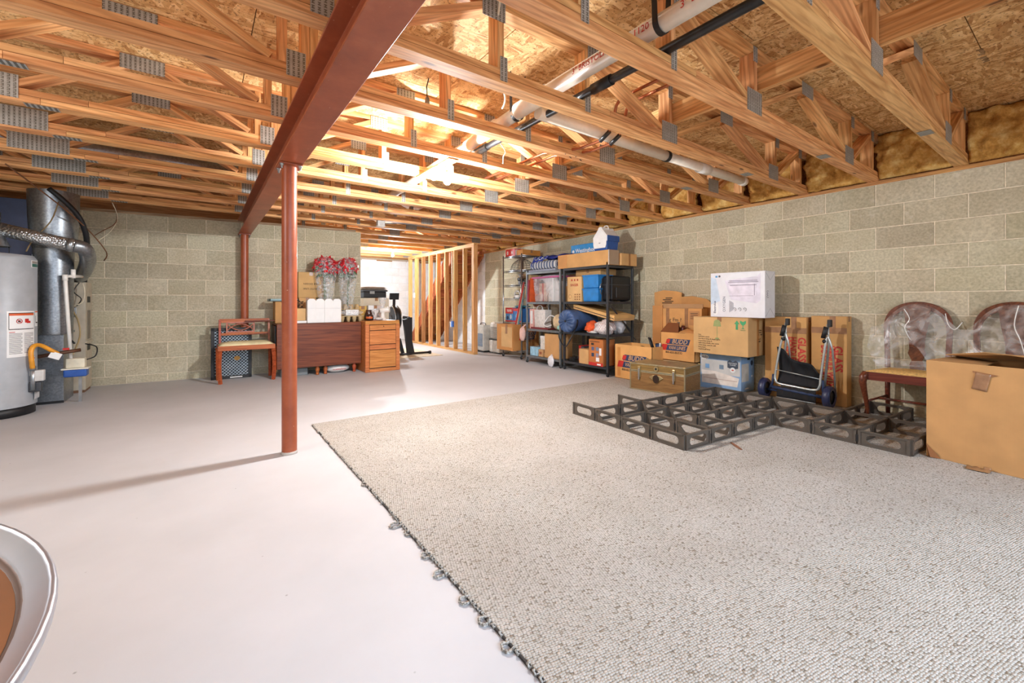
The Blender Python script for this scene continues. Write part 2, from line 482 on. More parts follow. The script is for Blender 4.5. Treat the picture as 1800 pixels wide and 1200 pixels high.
wplate('trim_5', -2.0, 3.2, (0, YB), PI + PHB, mat=wood('grey_sill', (140, 118, 88), (188, 164, 126), rv=.05))
wplate('trim_6', -5.4, -1.2, (0, 11.3), PI, mat=plain((176, 166, 148), .8))

# subfloor overhead: oriented strand board sheets
def mat_osb():
    n = NT('strand_board'); v = n.coord((1, 1, 1))
    d = n.n('TexNoise'); d.inputs['Scale'].default_value = 6; n.l(v, d.inputs['Vector'])
    vv = n.mix(.06, v, d.outputs['Color'])
    cols = []
    for sc in ((16, 62, 20), (55, 18, 20)):
        mp = n.n('Mapping'); mp.inputs['Scale'].default_value = sc; n.l(vv, mp.inputs['Vector'])
        mp.inputs['Rotation'].default_value = (0, 0, .5 if sc[0] < 20 else .2)
        vo = n.n('TexVoronoi'); vo.inputs['Scale'].default_value = 1; n.l(mp.outputs[0], vo.inputs['Vector'])
        cols.append((n.ramp(vo.outputs['Color'], [(.1, (176, 124, 72)), (.45, (212, 166, 108)), (.85, (238, 202, 146))]), vo))
    nz = n.n('TexNoise'); nz.inputs['Scale'].default_value = 7; nz.inputs['Detail'].default_value = 3; n.l(v, nz.inputs['Vector'])
    c = n.mix(n.ramp(nz.outputs[0], [(.44, (0, 0, 0)), (.56, (255, 255, 255))]), cols[0][0], cols[1][0])
    n4 = n.n('TexNoise'); n4.inputs['Scale'].default_value = 70; n4.inputs['Detail'].default_value = 2; n.l(v, n4.inputs['Vector'])
    c = n.mix(.7, c, n.ramp(n4.outputs[0], [(.33, (118, 80, 48)), (.42, (255, 255, 255))]), 'MULTIPLY')
    c = n.var(c, .06)
    n.bump(cols[0][1].outputs['Distance'], .3, .002)
    return n.set(c, .75, 0, .25)
M_OSB = mat_osb()
ZT = 2.165; ZC = 2.588
ceil = struct('ceiling', MB().box(-3.42, -3.2, ZC + .016, 5.45, 12.4, ZC + .03), plain((120, 90, 60), .9))
me = MB().box(-.6075, -1.2175, 0, .6075, 1.2175, .014).mesh('osb_panel'); me.materials.append(M_OSB)
for i in range(8):
    for j in range(7):
        o = bpy.data.objects.new('osb_panel', me); COL.objects.link(o); o.parent = ceil
        o.location = (-3.42 + .61 + i * 1.22, -3.2 + (1.22 if i % 2 else 2.0) + (j - .5) * 2.44, ZC + (.0005 if (i + j) % 2 else .0))
# grade stamps printed on the sheets
def stamp(x, y, ticks):
    o = MB()
    for a, b, l in ticks: o.box(x + a, y + b, -.0008, x + a + .006, y + b + l, .0002)
    s = obj('grade_stamp', o, M_INK, ceil); s.location = (0, 0, ZC)
for x, y in ((3.9, .45), (3.0, 1.05), (4.4, .2), (2.2, 1.0), (3.55, .95)):
    stamp(x, y, [(.018 * q + (.03 if q > 5 else 0), RND.uniform(-.004, .004), RND.choice((.03, .03, .022, .045))) for q in range(12)])

# ------------------------------------------------------------------ floor trusses
def mat_plate():
    n = NT('nail_plate'); v = n.coord((1, 1, 1), False)
    wv = n.n('TexWave', bands_direction='X'); wv.inputs['Scale'].default_value = 13.5; n.l(v, wv.inputs['Vector'])
    br = n.n('TexBrick'); br.inputs['Scale'].default_value = 1
    mp = n.n('Mapping'); mp.inputs['Rotation'].default_value = (PI / 2, 0, 0); mp.inputs['Scale'].default_value = (1, 1, 1)
    n.l(v, mp.inputs['Vector']); n.l(mp.outputs[0], br.inputs['Vector'])
    br.inputs['Brick Width'].default_value = .024; br.inputs['Row Height'].default_value = .010; br.inputs['Mortar Size'].default_value = .0022
    br.inputs['Color1'].default_value = lin((182, 182, 176)); br.inputs['Color2'].default_value = lin((160, 160, 154)); br.inputs['Mortar'].default_value = lin((104, 100, 92))
    c = n.mix(n.ramp(wv.outputs[0], [(.35, (0, 0, 0)), (.55, (255, 255, 255))]), (180, 180, 176), br.outputs[0])
    nz = n.n('TexNoise'); nz.inputs['Scale'].default_value = 20; n.l(v, nz.inputs['Vector'])
    c = n.mix(.5, c, n.ramp(nz.outputs[0], [(.3, (190, 185, 175)), (.7, (255, 255, 255))]), 'MULTIPLY')
    return n.set(c, .45, .2)
M_PLATE = mat_plate()
PMC = {}
def nplate(parent, x, z, w_, h, y=-.0465, flat=False):
    k = (w_, h, flat)
    if k not in PMC:
        me = (MB().box(-w_ / 2, -h / 2, -.001, w_ / 2, h / 2, .001) if flat else MB().box(-w_ / 2, -.0012, -h / 2, w_ / 2, .0012, h / 2)).mesh('connector_plate')
        me.materials.append(M_PLATE); PMC[k] = me
    o = bpy.data.objects.new('connector_plate', PMC[k]); COL.objects.link(o); o.parent = parent; o.location = (x, y, z)
    return o
TH = ZC - ZT     # truss depth
def make_truss(x0, x1, right=True, left=True):
    t = thing('floor_truss', '', 'truss', (0, 0, ZT))
    W, T = .089, .038
    def chord(nm, a, b, z): board(t, nm, (a, 0, z), (b, 0, z), W, T - .003, M_TRUSS)
    cuts_u = [x0] + [x for x in (-1.9, -.55, 2.1) if x0 < x < x1] + [x1]
    for a, b in zip(cuts_u, cuts_u[1:]): chord('bottom_chord', a + .001, b - .001, T * 1.5)
    cuts_l = [x0] + [x for x in (-.75,) if x0 < x < x1] + [x1]
    for a, b in zip(cuts_l, cuts_l[1:]): chord('bottom_chord', a + .001, b - .001, T * .5)
    cuts_t = [x0] + [x for x in (-.3, 3.52) if x0 < x < x1] + [x1]
    for a, b in zip(cuts_t, cuts_t[1:]): chord('top_chord', a + .001, b - .001, TH - T * .5 - .001)
    zb, zt = 2 * T, TH - T - .001
    def post(x, n=1):
        for k in range(n): board(t, 'web', (x + k * .04, 0, zb), (x + k * .04, 0, zt), W, T, M_TRUSS, up=(1, 0, 0))
    def diag(xb, xt): board(t, 'web', (xb, 0, zb + .012), (xt, 0, zt - .012), W, T - .002, M_TRUSS)
    def pb(x, w_=.13, h=.125): nplate(t, x, .014 + h / 2, w_, h)
    def pt(x, w_=.13, h=.09): nplate(t, x, TH - .006 - h / 2, w_, h)
    if right:
        post(1.262); post(1.895); post(2.745); post(4.42); post(4.985)
        if x0 < .6: post(.44, 2); diag(.60, 1.17)
        diag(2.66, 1.98); diag(2.83, 3.46); diag(4.33, 3.58); diag(4.50, 4.93)
        pb(1.28, .045); pb(1.90, .045); pb(2.73, .18, .135); pb(4.37, .19, .135)
        pt(1.22, .14, .1); pt(1.95, .1); pt(2.74, .05); pt(3.52, .19); pt(4.45, .07); pt(4.97, .07)
        nplate(t, 3.95, -.0012, .11, .07, y=0, flat=True)
    if left:
        post(.335); diag(.28, -.22); diag(-.86, -.38); diag(-1.14, -1.66); diag(-2.3, -1.78)
        pb(.395, .09, .13); pb(-1.0, .33, .13); pt(-.3, .22, .09); pt(-1.72, .2); pb(-2.4, .3, .13)
        nplate(t, -.75, -.0012, .14, .06, y=0, flat=True)
    return t
SP = .5855; Y0 = .72
ORD = ['first', 'second', 'third', 'fourth', 'fifth', 'sixth', 'seventh', 'eighth', 'ninth', 'tenth', 'eleventh', 'twelfth', 'thirteenth', 'fourteenth', 'fifteenth', 'sixteenth', 'seventeenth']
full = make_truss(-3.38, 5.25)
n_t = 0
for i in range(-1, 12):
    y = Y0 + i * SP
    if 7.0 < y: break
    o = full if i == -1 else copy_tree(full)
    o.location = (0, y, ZT); o['group'] = 'floor trusses carrying the subfloor'
    if i < 0: o['label'] = 'wooden floor truss directly overhead beside the camera, out of view'
    else: o['label'] = 'wooden floor truss resting on the red beam, %s counted from the camera' % ORD[i]
far = make_truss(1.0, 5.25, True, False)
for i, k in enumerate(range(11, 18)):
    o = far if i == 0 else copy_tree(far)
    o.location = (0, Y0 + k * SP + .14, ZT); o['group'] = 'floor trusses over the far room'
    o['label'] = 'wooden floor truss past the block wall end, %s counted from the main room' % ORD[i]
# strongback running across the trusses
sb = thing('strongback_board', 'long wooden two by six nailed across the truss webs near right wall', 'board', (2.80, 0, ZT + .235))
board(sb, 'plank', (0, -1.2, 0), (0, 2.2, 0), .038, .14, M_TRUSS); board(sb, 'plank', (0, 2.2, 0), (0, 6.9, 0), .038, .14, M_TRUSS)

# ------------------------------------------------------------------ steel beam and columns
def mat_primer():
    n = NT('red_primer'); v = n.coord((1, 1, 1), False)
    nz = n.n('TexNoise'); nz.inputs['Scale'].default_value = 5; nz.inputs['Detail'].default_value = 7; nz.inputs['Roughness'].default_value = .65; n.l(v, nz.inputs['Vector'])
    c = n.ramp(nz.outputs[0], [(.3, (138, 66, 38)), (.55, (158, 80, 48)), (.8, (176, 100, 66))])
    n2 = n.n('TexNoise'); n2.inputs['Scale'].default_value = 60; n2.inputs['Detail'].default_value = 3; n.l(v, n2.inputs['Vector'])
    c = n.mix(n.ramp(n2.outputs[0], [(.72, (0, 0, 0)), (.78, (255, 255, 255))]), c, (208, 170, 150))
    n.bump(nz.outputs[0], .1, .004)
    return n.set(c, .36, 0, .5)
M_PRIMER = mat_primer()
bm_ = thing('steel_beam', 'long red primed steel beam running away overhead under the trusses', 'beam', (.4875, 0, 1.955))
fw, wt, ft, bh = .0725, .006, .011, .208
poly = [(-fw, 0), (fw, 0), (fw, ft), (wt, ft + .004), (wt, bh - ft - .004), (fw, bh - ft), (fw, bh), (-fw, bh), (-fw, bh - ft), (-wt, bh - ft - .004), (-wt, ft + .004), (-fw, ft)]
m = Matrix(((1, 0, 0, 0), (0, 0, 1, -3.1), (0, 1, 0, 0), (0, 0, 0, 1)))
obj('web_and_flanges', MB().prism(poly, 7.085 + 3.1, m), M_PRIMER, bm_, bev=.002)
for y in (.35, 1.25, 2.15, 3.0, 3.9, 4.8):   # clinch bolts through the lower flange edge
    for sx in (-1, 1):
        b = MB().lathe([(0, -.0), (.016, 0), (.016, .003), (.009, .004), (.009, .012), (.005, .012), (.005, .022), (0, .022)], 8)
        obj('bolt', b, M_STEEL, bm_, loc=(sx * .05, y, .012))
for y in (1.15, 2.0, 2.85, 3.55, 4.4, 5.2):
    b = MB().lathe([(0, 0), (.017, 0), (.017, .004), (.010, .005), (.010, .014), (0, .015)], 8)
    obj('bolt', b, M_STEEL, bm_, loc=(-.0065, y, .085), rot=(0, -PI / 2, 0))
def column(x, y, label):
    t = thing('steel_column', label, 'column', (x, y, 0), 0, 'red steel columns')
    H = 1.955
    obj('pipe', MB().lathe([(.0475, .005), (.0475, H - .01)], 28), M_PRIMER, t)
    obj('cap_plate', MB().box(-.07, -.085, H - .010, .07, .085, H - .001), M_PRIMER, t, bev=.002)
    obj('base_plate', MB().lathe([(0, 0), (.052, 0), (.052, .008), (.047, .02), (0, .02)], 20), plain((176, 168, 160), .8), t)
    for sx in (-1, 1):
        for sy in (-1, 1):
            obj('bolt', MB().lathe([(0, 0), (.014, 0), (.014, -.004), (.010, -.005), (.010, -.014), (.006, -.014), (.006, -.03), (0, -.03)], 8), M_STEEL, t, loc=(sx * .055, sy * .07, H - .011))
    return t
column(.4885, 3.265, 'red painted steel pipe column standing in the middle of the concrete floor')
column(.4885, 6.97, 'red steel pipe column by the grey block wall behind the bench')

# ------------------------------------------------------------------ insulation batts on the right wall sill
M_INS = NT('fibreglass')
def _ins():
    n = M_INS; v = n.coord()
    nz = n.n('TexNoise'); nz.inputs['Scale'].default_value = 9; nz.inputs['Detail'].default_value = 8; nz.inputs['Roughness'].default_value = .7; n.l(v, nz.inputs['Vector'])
    c = n.ramp(nz.outputs[0], [(.28, (150, 100, 48)), (.5, (218, 168, 92)), (.7, (248, 220, 150))])
    n.bump(nz.outputs[0], .6, .02)
    return n.set(c, .95, 0, .1)
M_INS = _ins()
for i in range(-1, 13):
    ya = Y0 + i * SP + .05; yb = ya + SP - .10
    xw = XW + ya * math.tan(PHI) - .02
    seed = RND.uniform(0, 50)
    def fn(u, v):
        a = 1.6 * PI * v - .3 * PI   # front, rounded over
        z = ZT + .006 + .41 * min(1, v * 1.25)
        bulge = math.sin(PI * min(1, v * 1.25)) ** .5 * .06 if v < .8 else -.08 * (v - .8) * 5
        p = Vector((0, u * 3, v * 3 + seed))
        nn = noise.noise(p * 1.6) * .05 + noise.noise(p * 4.3) * .03 + noise.noise(p * 9) * .015
        return (xw - .0 - bulge - nn * (1 if 0 < v < .9 else .2), ya + (yb - ya) * u, z)
    o = obj('insulation_batt', MB().grid(fn, 26, 24), M_INS, solid=.06)
    tag(o, 'yellow fibreglass batt stuffed between truss ends, %s from the camera' % ORD[i + 1], 'insulation', 'insulation batts along the right wall')

# ------------------------------------------------------------------ pipes, wires and lamps overhead
M_PVC = plain((226, 216, 200), .35, amt=.04); M_PVCW = plain((236, 232, 224), .3, amt=.02)
M_ABS = plain((36, 34, 34), .35, .2, amt=.2); M_COPPER = plain((170, 104, 72), .35, .75, amt=.15)
M_REDINK = plain((196, 60, 52), .7)
def straight(parent, name, p, q, r, mat, n=16):
    return obj(name, MB().tube([p, q], r, n), mat, parent)
px, pz = 1.725, 2.315
t = thing('drain_pipe', 'long white plastic drain pipe with red print hung beneath the subfloor', 'pipe', (px, 0, pz))
straight(t, 'pipe', (0, -1.2, 0), (0, 2.08, 0), .0445, M_PVC, 20); straight(t, 'pipe', (.02, 2.3, -.0), (.06, 3.1, 0), .0445, M_PVC, 20)
straight(t, 'coupling', (0, 2.02, 0), (.01, 2.33, 0), .052, M_PVC, 20); straight(t, 'coupling', (.03, 2.62, 0), (.04, 2.72, 0), .052, M_PVC, 20)
straight(t, 'pipe', (.06, 3.0, 0), (.22, 6.6, .0), .044, M_PVC, 16)
for y0 in (.95, 1.62):
    text(t, "3\" BRISTOLPIPE PVC-1120", .046, '-x', (-.0449, y0 - .12, -.004), M_REDINK, turn=0, name='pipe_print')
t = thing('branch_drain_pipe', 'beige plastic branch drain running across towards the right block wall', 'pipe', (0, 2.20, 2.275))
straight(t, 'pipe', (1.80, 0, 0), (3.20, 0, -.01), .042, M_PVC, 20); straight(t, 'pipe', (3.22, 0, -.01), (4.45, -.02, -.02), .040, M_PVC, 20)
straight(t, 'seal_ring', (3.19, 0, -.01), (3.225, 0, -.01), .047, M_BLACK, 20)
straight(t, 'collar', (3.70, 0, -.014), (3.85, -.005, -.014), .048, M_PVCW, 20)
straight(t, 'end_cap', (4.44, -.02, -.02), (4.50, -.02, -.02), .046, M_PVCW, 20)
t = thing('vent_pipe', 'black pipe running beside the white drain pipe overhead', 'pipe', (1.855, 0, 2.268))
straight(t, 'pipe', (0, -1.2, 0), (0.0, 2.92, 0), .024, M_ABS); straight(t, 'coupling', (0, 1.62, 0), (0, 1.76, 0), .031, M_ABS)
straight(t, 'foil_sleeve', (0, 2.90, 0), (.0, 3.25, 0), .030, M_GALV)
def strap(x, y, label):
    s = thing('pipe_strap', label, 'strap', (x, y, pz), 0, 'perforated black pipe straps')
    pts = [(-.075 if k == 0 else 0, 0, 0) for k in range(0)]
    path = [(-.06, 0, .268)] + [(.0475 * math.cos(a), 0, .0475 * math.sin(a)) for a in [PI - k * (-PI) / 12 for k in range(0, 13)]] + [(.062, 0, .268)]
    mb = MB(); pr = []
    for p in path: pr.append(Vector(p))
    vs = []
    for p in pr:
        n_ = Vector((p.x, 0, p.z)).normalized() * .0025
        vs += [p + Vector((0, -.014, 0)), p + Vector((0, .014, 0)), p + n_ + Vector((0, .014, 0)), p + n_ + Vector((0, -.014, 0))]
    fs = []
    for i in range(len(pr) - 1):
        for k in range(4): fs.append((i * 4 + k, i * 4 + (k + 1) % 4, i * 4 + 4 + (k + 1) % 4, i * 4 + 4 + k))
    obj('band', mb.add(vs, fs), M_BLACK, s)
    return s
strap(px, 1.21, 'black perforated strap holding the white drain pipe near the top of the photo')
strap(px + .03, 2.37, 'black perforated strap holding the white drain pipe near the lit bulbs')
for k, x in enumerate((2.36, 2.47)):
    t = thing('copper_pipe', ['left', 'right'][k] + ' of two brown copper pipes passing under the trusses', 'pipe', (x, 0, 2.262))
    straight(t, 'tube', (0, 1.55, .18), (0, 1.98, .18), .011, M_COPPER, 10)
    obj('tube', MB().tube([(0, 1.98, .18), (0, 2.02, .14), (0, 2.06, .0), (0.0, 2.16, -.06), (-.02, 2.36, -.065), (-.05, 2.75, 0), (-.06, 4.6, 0)], .011, 10), M_COPPER, t)
    obj('fitting', MB().tube([(0, 2.08, -.02), (0, 2.17, -.062)], .016, 10), M_ABS, t)
    obj('hanger', MB().tube([(-.09, 2.44, -.1), (-.05, 2.55, -.02), (-.01, 2.46, -.11)], .003, 6), M_BLACK, t)
def wire(name, label, pts, r, mat, smooth=4):
    P = [Vector(p) for p in pts]; out = []
    for i in range(len(P) - 1):   # catmull-rom
        a, b, c, d = P[max(i - 1, 0)], P[i], P[i + 1], P[min(i + 2, len(P) - 1)]
        for k in range(smooth):
            u = k / smooth
            out.append(.5 * ((2 * b) + (c - a) * u + (2 * a - 5 * b + 4 * c - d) * u * u + (3 * b - a - 3 * c + d) * u ** 3))
    out.append(P[-1]); return out
def cable(name, label, pts, r, mat, cat='cable', group=None):
    o = obj(name, MB().tube(wire(0, 0, pts, r, mat), r, 6), mat)
    return tag(o, label, cat, group)
M_ROMEX = plain((226, 216, 190), .5); M_BRWIRE = plain((120, 78, 50), .5)
cable('cable', 'white electrical cable sagging beside the red beam at the top', [(.62, 1.0, 2.5), (.72, 1.2, 2.40), (.86, 1.45, 2.42), (1.0, 1.62, 2.51)], .006, M_ROMEX)
cable('cable', 'white electrical cable drooping from the subfloor toward the drain pipe', [(1.2, 1.75, 2.56), (1.30, 1.95, 2.47), (1.45, 2.15, 2.45), (1.62, 2.32, 2.37), (1.68, 2.44, 2.36)], .006, M_ROMEX)
cable('cable', 'thin white cable hanging below the black pipe sleeve', [(1.88, 2.78, 2.285), (1.97, 2.82, 2.23), (1.98, 2.86, 2.20), (2.04, 2.95, 2.18), (2.08, 3.02, 2.22)], .004, M_ROMEX)
cable('cable', 'grey cable run crossing the far trusses near the junction box', [(2.1, 6.0, 2.13), (2.4, 5.98, 2.158), (2.9, 6.0, 2.14), (3.4, 5.98, 2.158), (4.0, 6.0, 2.13), (4.3, 5.98, 2.16)], .007, plain((90, 88, 86), .6))

M_GLOW = NT('lit_bulb'); M_GLOW.b.inputs['Emission Color'].default_value = (1, .86, .66, 1); M_GLOW.b.inputs['Emission Strength'].default_value = 60.0; M_GLOW = M_GLOW.m
M_PORC = plain((236, 232, 222), .25, amt=.02)
def bulb_mesh(r=.03):
    return MB().lathe([(.0, -r), (r * .5, -r * .87), (r * .87, -r * .5), (r, 0), (r * .87, r * .5), (r * .55, r * 1.05), (r * .45, r * 1.5), (0, r * 1.5)], 16)
def lamp(name, label, loc, dirs, power):
    t = thing(name, label, 'lamp', loc)
    obj('base', MB().lathe([(0, 0), (.055, 0), (.055, -.012), (.04, -.03), (.022, -.045), (0, -.045)], 20), M_PORC, t)
    for d in dirs:
        d = Vector(d).normalized(); s = Vector((0, 0, -.035))
        obj('socket', MB().tube([s, s + d * .06], .02, 12), M_PORC, t)
        q = d.to_track_quat('-Z', 'Y')
        b = obj('bulb', bulb_mesh(.032), M_GLOW, t, loc=s + d * .105); b.rotation_mode = 'QUATERNION'; b.rotation_quaternion = q
        b.visible_shadow = True
    return t
LB = (1.625, 3.27, 2.155)
_l = lamp('bulb_holder', 'white porcelain twin lampholder with two lit bulbs under the trusses', LB, [(-.75, -.3, -.62), (.75, .3, -.62)], 0)
board(_l, 'mounting_board', (0, -.23, .006), (0, .40, .006), .09, .012, M_TRUSS)
lamp('bulb_holder', 'single lit bulb in a lampholder in the far room', (3.36, 9.06, 2.164), [(0, 0, -1)], 0)
# the light those bulbs give
point_light('bulb_light', (1.625, 3.27, 2.02), BULB_POWER, .07)
point_light('bulb_light', (3.36, 9.06, 1.99), FAR_POWER, .05, (.86, .93, 1.0))
t = thing('bulb_holder', 'unlit clear bulb hanging in its socket between two trusses', 'lamp', (1.27, 2.76, 2.40))
obj('socket', MB().lathe([(0, .04), (.014, .04), (.018, .0), (.016, -.03), (0, -.03)], 12), M_GALV, t)
obj('bulb', bulb_mesh(.03), film('bulb_glass', (250, 250, 250), .3, .05), t, loc=(0, 0, -.07))
obj('cord', MB().tube([(0, 0, .03), (0, .01, .12), (.02, .02, .188)], .004, 6), M_BLACK, t)
t = thing('junction_box', 'white metal junction box on the far trusses above the bouquets', 'box', (2.05, 6.0, 2.092))
obj('body', MB().box(-.05, -.04, 0, .05, .04, .072), plain((206, 206, 202), .4, .4), t, bev=.003); obj('cover', MB().box(-.055, -.045, -.004, .055, .045, 0), plain((214, 214, 210), .4, .4), t)
t = thing('round_duct', 'grey sheet metal duct running through the trusses on the left', 'duct', (0, 5.12, 2.34))
straight(t, 'pipe', (-2.6, 0, .02), (.30, -.02, -.03), .085, M_DUCT, 24); straight(t, 'seam_collar', (-.9, 0, 0), (-.86, 0, 0), .089, M_DUCT, 24)

# ------------------------------------------------------------------ furnace corner on the left
M_HEAT = plain((170, 174, 178), .45, .1, amt=.03); M_BEIGE = plain((188, 178, 158), .5, amt=.04)
hx, hy, hr = -1.525, 5.89, .275
t = thing('water_heater', 'tall light grey cylindrical water heater with warning labels', 'water heater', (hx, hy, 0))
obj('tank', MB().lathe([(hr, .085), (hr, 1.42), (hr - .02, 1.455), (.12, 1.47), (0, 1.475)], 56), M_HEAT, t)
obj('base_ring', MB().lathe([(hr - .02, 0), (hr - .01, .002), (hr - .01, .085), (hr - .03, .085)], 40), M_BLACK, t)
def wrap(name, parent, r, a0, a1, z0, z1, mat, e=.0015, n=10):
    mb = MB().grid(lambda u, v: ((r + e) * math.cos(a0 + (a1 - a0) * u), (r + e) * math.sin(a0 + (a1 - a0) * u), z0 + (z1 - z0) * v), n, 1)
    return obj(name, mb, mat, parent)
av = math.atan2(-hy, -hx)   # direction towards the camera
M_LBL = plain((236, 236, 234), .5, amt=.01); M_ORANGE = plain((214, 92, 44), .5, amt=.03)
def lab(name, d0, d1, z0, z1, mat, e=.0015): return wrap(name, t, hr, av + math.radians(d0), av + math.radians(d1), z0, z1, mat, e)
lab('warning_label', 17, 64, .535, .945, M_LBL)
lab('label_border', 19.5, 62, .78, .93, M_INK, .0022); lab('label_panel', 20.2, 61.3, .787, .924, M_LBL, .003); lab('label_header', 20.2, 61.3, .905, .924, M_ORANGE, .0036)
for a, r_ in ((34, .022),):
    aa = av + math.radians(a); c = Vector((math.cos(aa), math.sin(aa), 0)) * (hr + .004) + Vector((0, 0, .855))
    mm = Matrix(((-math.sin(aa), 0, math.cos(aa), c.x), (math.cos(aa), 0, math.sin(aa), c.y), (0, 1, 0, c.z), (0, 0, 0, 1)))
    ring = [];
    obj('no_fire_mark', MB().tube([mm @ Vector((.02 * math.cos(k * PI / 8), .02 * math.sin(k * PI / 8), 0)) for k in range(16)], .003, 5, closed=True), M_REDINK, t)
    obj('no_fire_mark', MB().tube([mm @ Vector((-.014, .014, 0)), mm @ Vector((.014, -.014, 0))], .003, 5), M_REDINK, t)
    obj('flame_mark', MB().prism([(-.01, -.01), (.01, -.01), (.008, .003), (.002, .012), (-.004, .004), (-.009, .006)], .001, mm), M_INK, t)
lab('fire_mark', 43, 50, .84, .875, M_RED, .004); lab('fire_mark', 46, 53.5, .835, .855, M_RED, .0042)
for k in range(17):
    z = .755 - k * .0118
    lab('label_line', 20, 39 if k % 3 else 37, z, z + .0035, M_INK, .0022) if k > 0 else lab('label_line', 20, 28, z, z + .006, M_REDINK, .0022)
    if k > 0: lab('label_line', 42, 61 if k % 4 else 55, z, z + .0035, M_INK, .0022)
lab('label_tab', 49, 57, .585, .60, M_BLACK, .0024)
lab('small_label', 51, 66, .35, .52, M_LBL); lab('small_label_band', 51.3, 65.7, .50, .516, M_ORANGE, .0022); lab('small_label_band', 51.3, 65.7, .42, .432, M_ORANGE, .0022)
lab('small_label_mark', 57, 60, .465, .485, M_INK, .0022)
lab('side_label', 66, 80, .80, .945, M_LBL); lab('side_label_band', 67, 80, .93, .941, M_ORANGE, .0022); lab('side_label_mark', 69, 78, .83, .90, M_INK, .0021); lab('side_label_panel', 70, 78, .84, .90, M_LBL, .0026)
lab('energy_window', 56, 82, 1.345, 1.41, M_LBL); lab('energy_window_strip', 58, 80, 1.35, 1.38, plain((40, 96, 84), .4), .0022); lab('energy_window_strip', 58, 80, 1.382, 1.405, plain((140, 132, 124), .4), .0022)
obj('draft_hood', MB().lathe([(.11, 1.53), (.075, 1.62), (.052, 1.66), (.052, 1.84), (.045, 1.84)], 24), M_GALV, t)
for k in range(4):
    a = k * PI / 2 + .4; obj('hood_leg', MB().bar((.1 * math.cos(a), .1 * math.sin(a), 1.465), (.1 * math.cos(a), .1 * math.sin(a), 1.54), .015, .003), M_BLACK, t)
lab('access_panel', 60, 92, .13, .24, plain((196, 198, 200), .45), .012)
# gas valve and hose
gv = Vector((hx, hy, 0)); gx = Vector((-1.225, 5.78, 0)) - gv
t2 = t
obj('gas_valve', MB().box(gx.x - .03, gx.y - .03, .30, gx.x + .05, gx.y + .03, .40), plain((210, 208, 204), .5), t2, bev=.006)
obj('valve_body', MB().tube([(gx.x - .02, gx.y - .02, .22), (gx.x - .02, gx.y - .02, .42)], .017, 10), M_GALV, t2)
obj('burner_box', MB().box(gx.x - .08, gx.y - .01, .2, gx.x + .03, gx.y + .05, .29), M_DKGREY, t2, bev=.01)
t = thing('gas_hose', 'yellow flexible gas hose looping from the water heater valve', 'hose', (0, 0, 0))
M_YEL = plain((222, 150, 38), .4, amt=.08)
hp = wire(0, 0, [(-1.245, 5.75, .42), (-1.25, 5.74, .50), (-1.255, 5.75, .58), (-1.24, 5.78, .625), (-1.21, 5.84, .62), (-1.15, 5.88, .565), (-1.11, 5.9, .53)], 0, 0)
obj('hose', MB().tube(hp, .018, 10), M_YEL, t)
obj('tag', MB().box(-.04, -.002, -.03, .04, .002, .03), M_LBL, t, loc=(-1.125, 5.875, .515), rot=(0, .45, .1))
obj('nut', MB().tube([(-1.245, 5.76, .40), (-1.245, 5.76, .44)], .022, 6), M_GALV, t)
obj('iron_pipe', MB().tube([(-1.30, 5.95, .50), (-1.06, 6.02, .535), (-.98, 6.05, .545)], .018, 10), plain((92, 62, 44), .5, .4), t)
obj('red_tag', MB().box(-1.095, 5.985, .555, -1.05, 6.0, .575), M_RED, t)

t = thing('supply_duct', 'tall galvanised round duct rising from a square base beside the water heater', 'duct', (-1.215, 6.30, 0))
obj('pipe', MB().lathe([(.135, .70), (.14, .74), (.145, 1.40), (.15, 1.56)], 36), M_DUCT, t)
obj('upper_pipe', MB().lathe([(.15, 1.56), (.17, 1.62), (.185, 1.90), (.19, 2.14)], 36), M_DUCT, t)
obj('seam', MB().box(-.151, -.02, .74, -.143, .0, 1.5), M_DUCT, t)
obj('boot', MB().box(-.135, -.06, .0, .08, .36, .70), M_DUCT, t, bev=.004); obj('flange', MB().box(-.145, -.07, .695, .09, .37, .715), M_DUCT, t)
obj('toe_strip', MB().box(-.137, -.065, 0, .082, -.06, .025), M_BLACK, t)
t = thing('return_plenum', 'dark blue sheet metal plenum behind the water heater flue', 'duct', (-1.72, 6.95, 0))
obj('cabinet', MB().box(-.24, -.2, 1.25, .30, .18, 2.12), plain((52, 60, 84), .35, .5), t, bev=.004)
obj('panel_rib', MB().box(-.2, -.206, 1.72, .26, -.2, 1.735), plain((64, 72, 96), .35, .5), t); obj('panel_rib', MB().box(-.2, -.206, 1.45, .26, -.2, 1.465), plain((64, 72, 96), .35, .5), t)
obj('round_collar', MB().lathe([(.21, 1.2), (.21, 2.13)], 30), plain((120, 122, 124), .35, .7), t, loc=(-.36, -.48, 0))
t = thing('furnace', 'beige furnace cabinet with louvred side standing against the block wall', 'furnace', (-1.36, 6.98, 0))
obj('cabinet', MB().box(-.30, -.19, .03, .30, .15, 1.25), M_BEIGE, t, bev=.004); obj('plinth', MB().box(-.29, -.18, 0, .29, .14, .03), plain((120, 86, 62), .7), t)
for k in range(3): obj('louvre', MB().box(.300, -.10 + k * .055, .60, .304, -.06 + k * .055, .93), plain((120, 112, 98), .5), t)
obj('pull_slot', MB().box(.300, -.1, 1.02, .303, .05, 1.09), M_BLACK, t); obj('pull_slot', MB().box(.300, -.1, .47, .303, .05, .54), M_BLACK, t)
obj('panel_lip', MB().box(.298, -.17, .565, .312, .14, .585), M_BEIGE, t)
obj('front_seam', MB().box(.12, -.1925, .05, .124, -.19, 1.22), plain((150, 142, 126), .5), t)
obj('vent_collar', MB().lathe([(.06, 1.25), (.06, 1.31)], 20), M_BLACK, t, loc=(.25, -.16, 0))
obj('switch_box', MB().box(-.06, -.03, 0, .06, .0, .11), M_GALV, t, loc=(.17, -.19, .86), bev=.004)
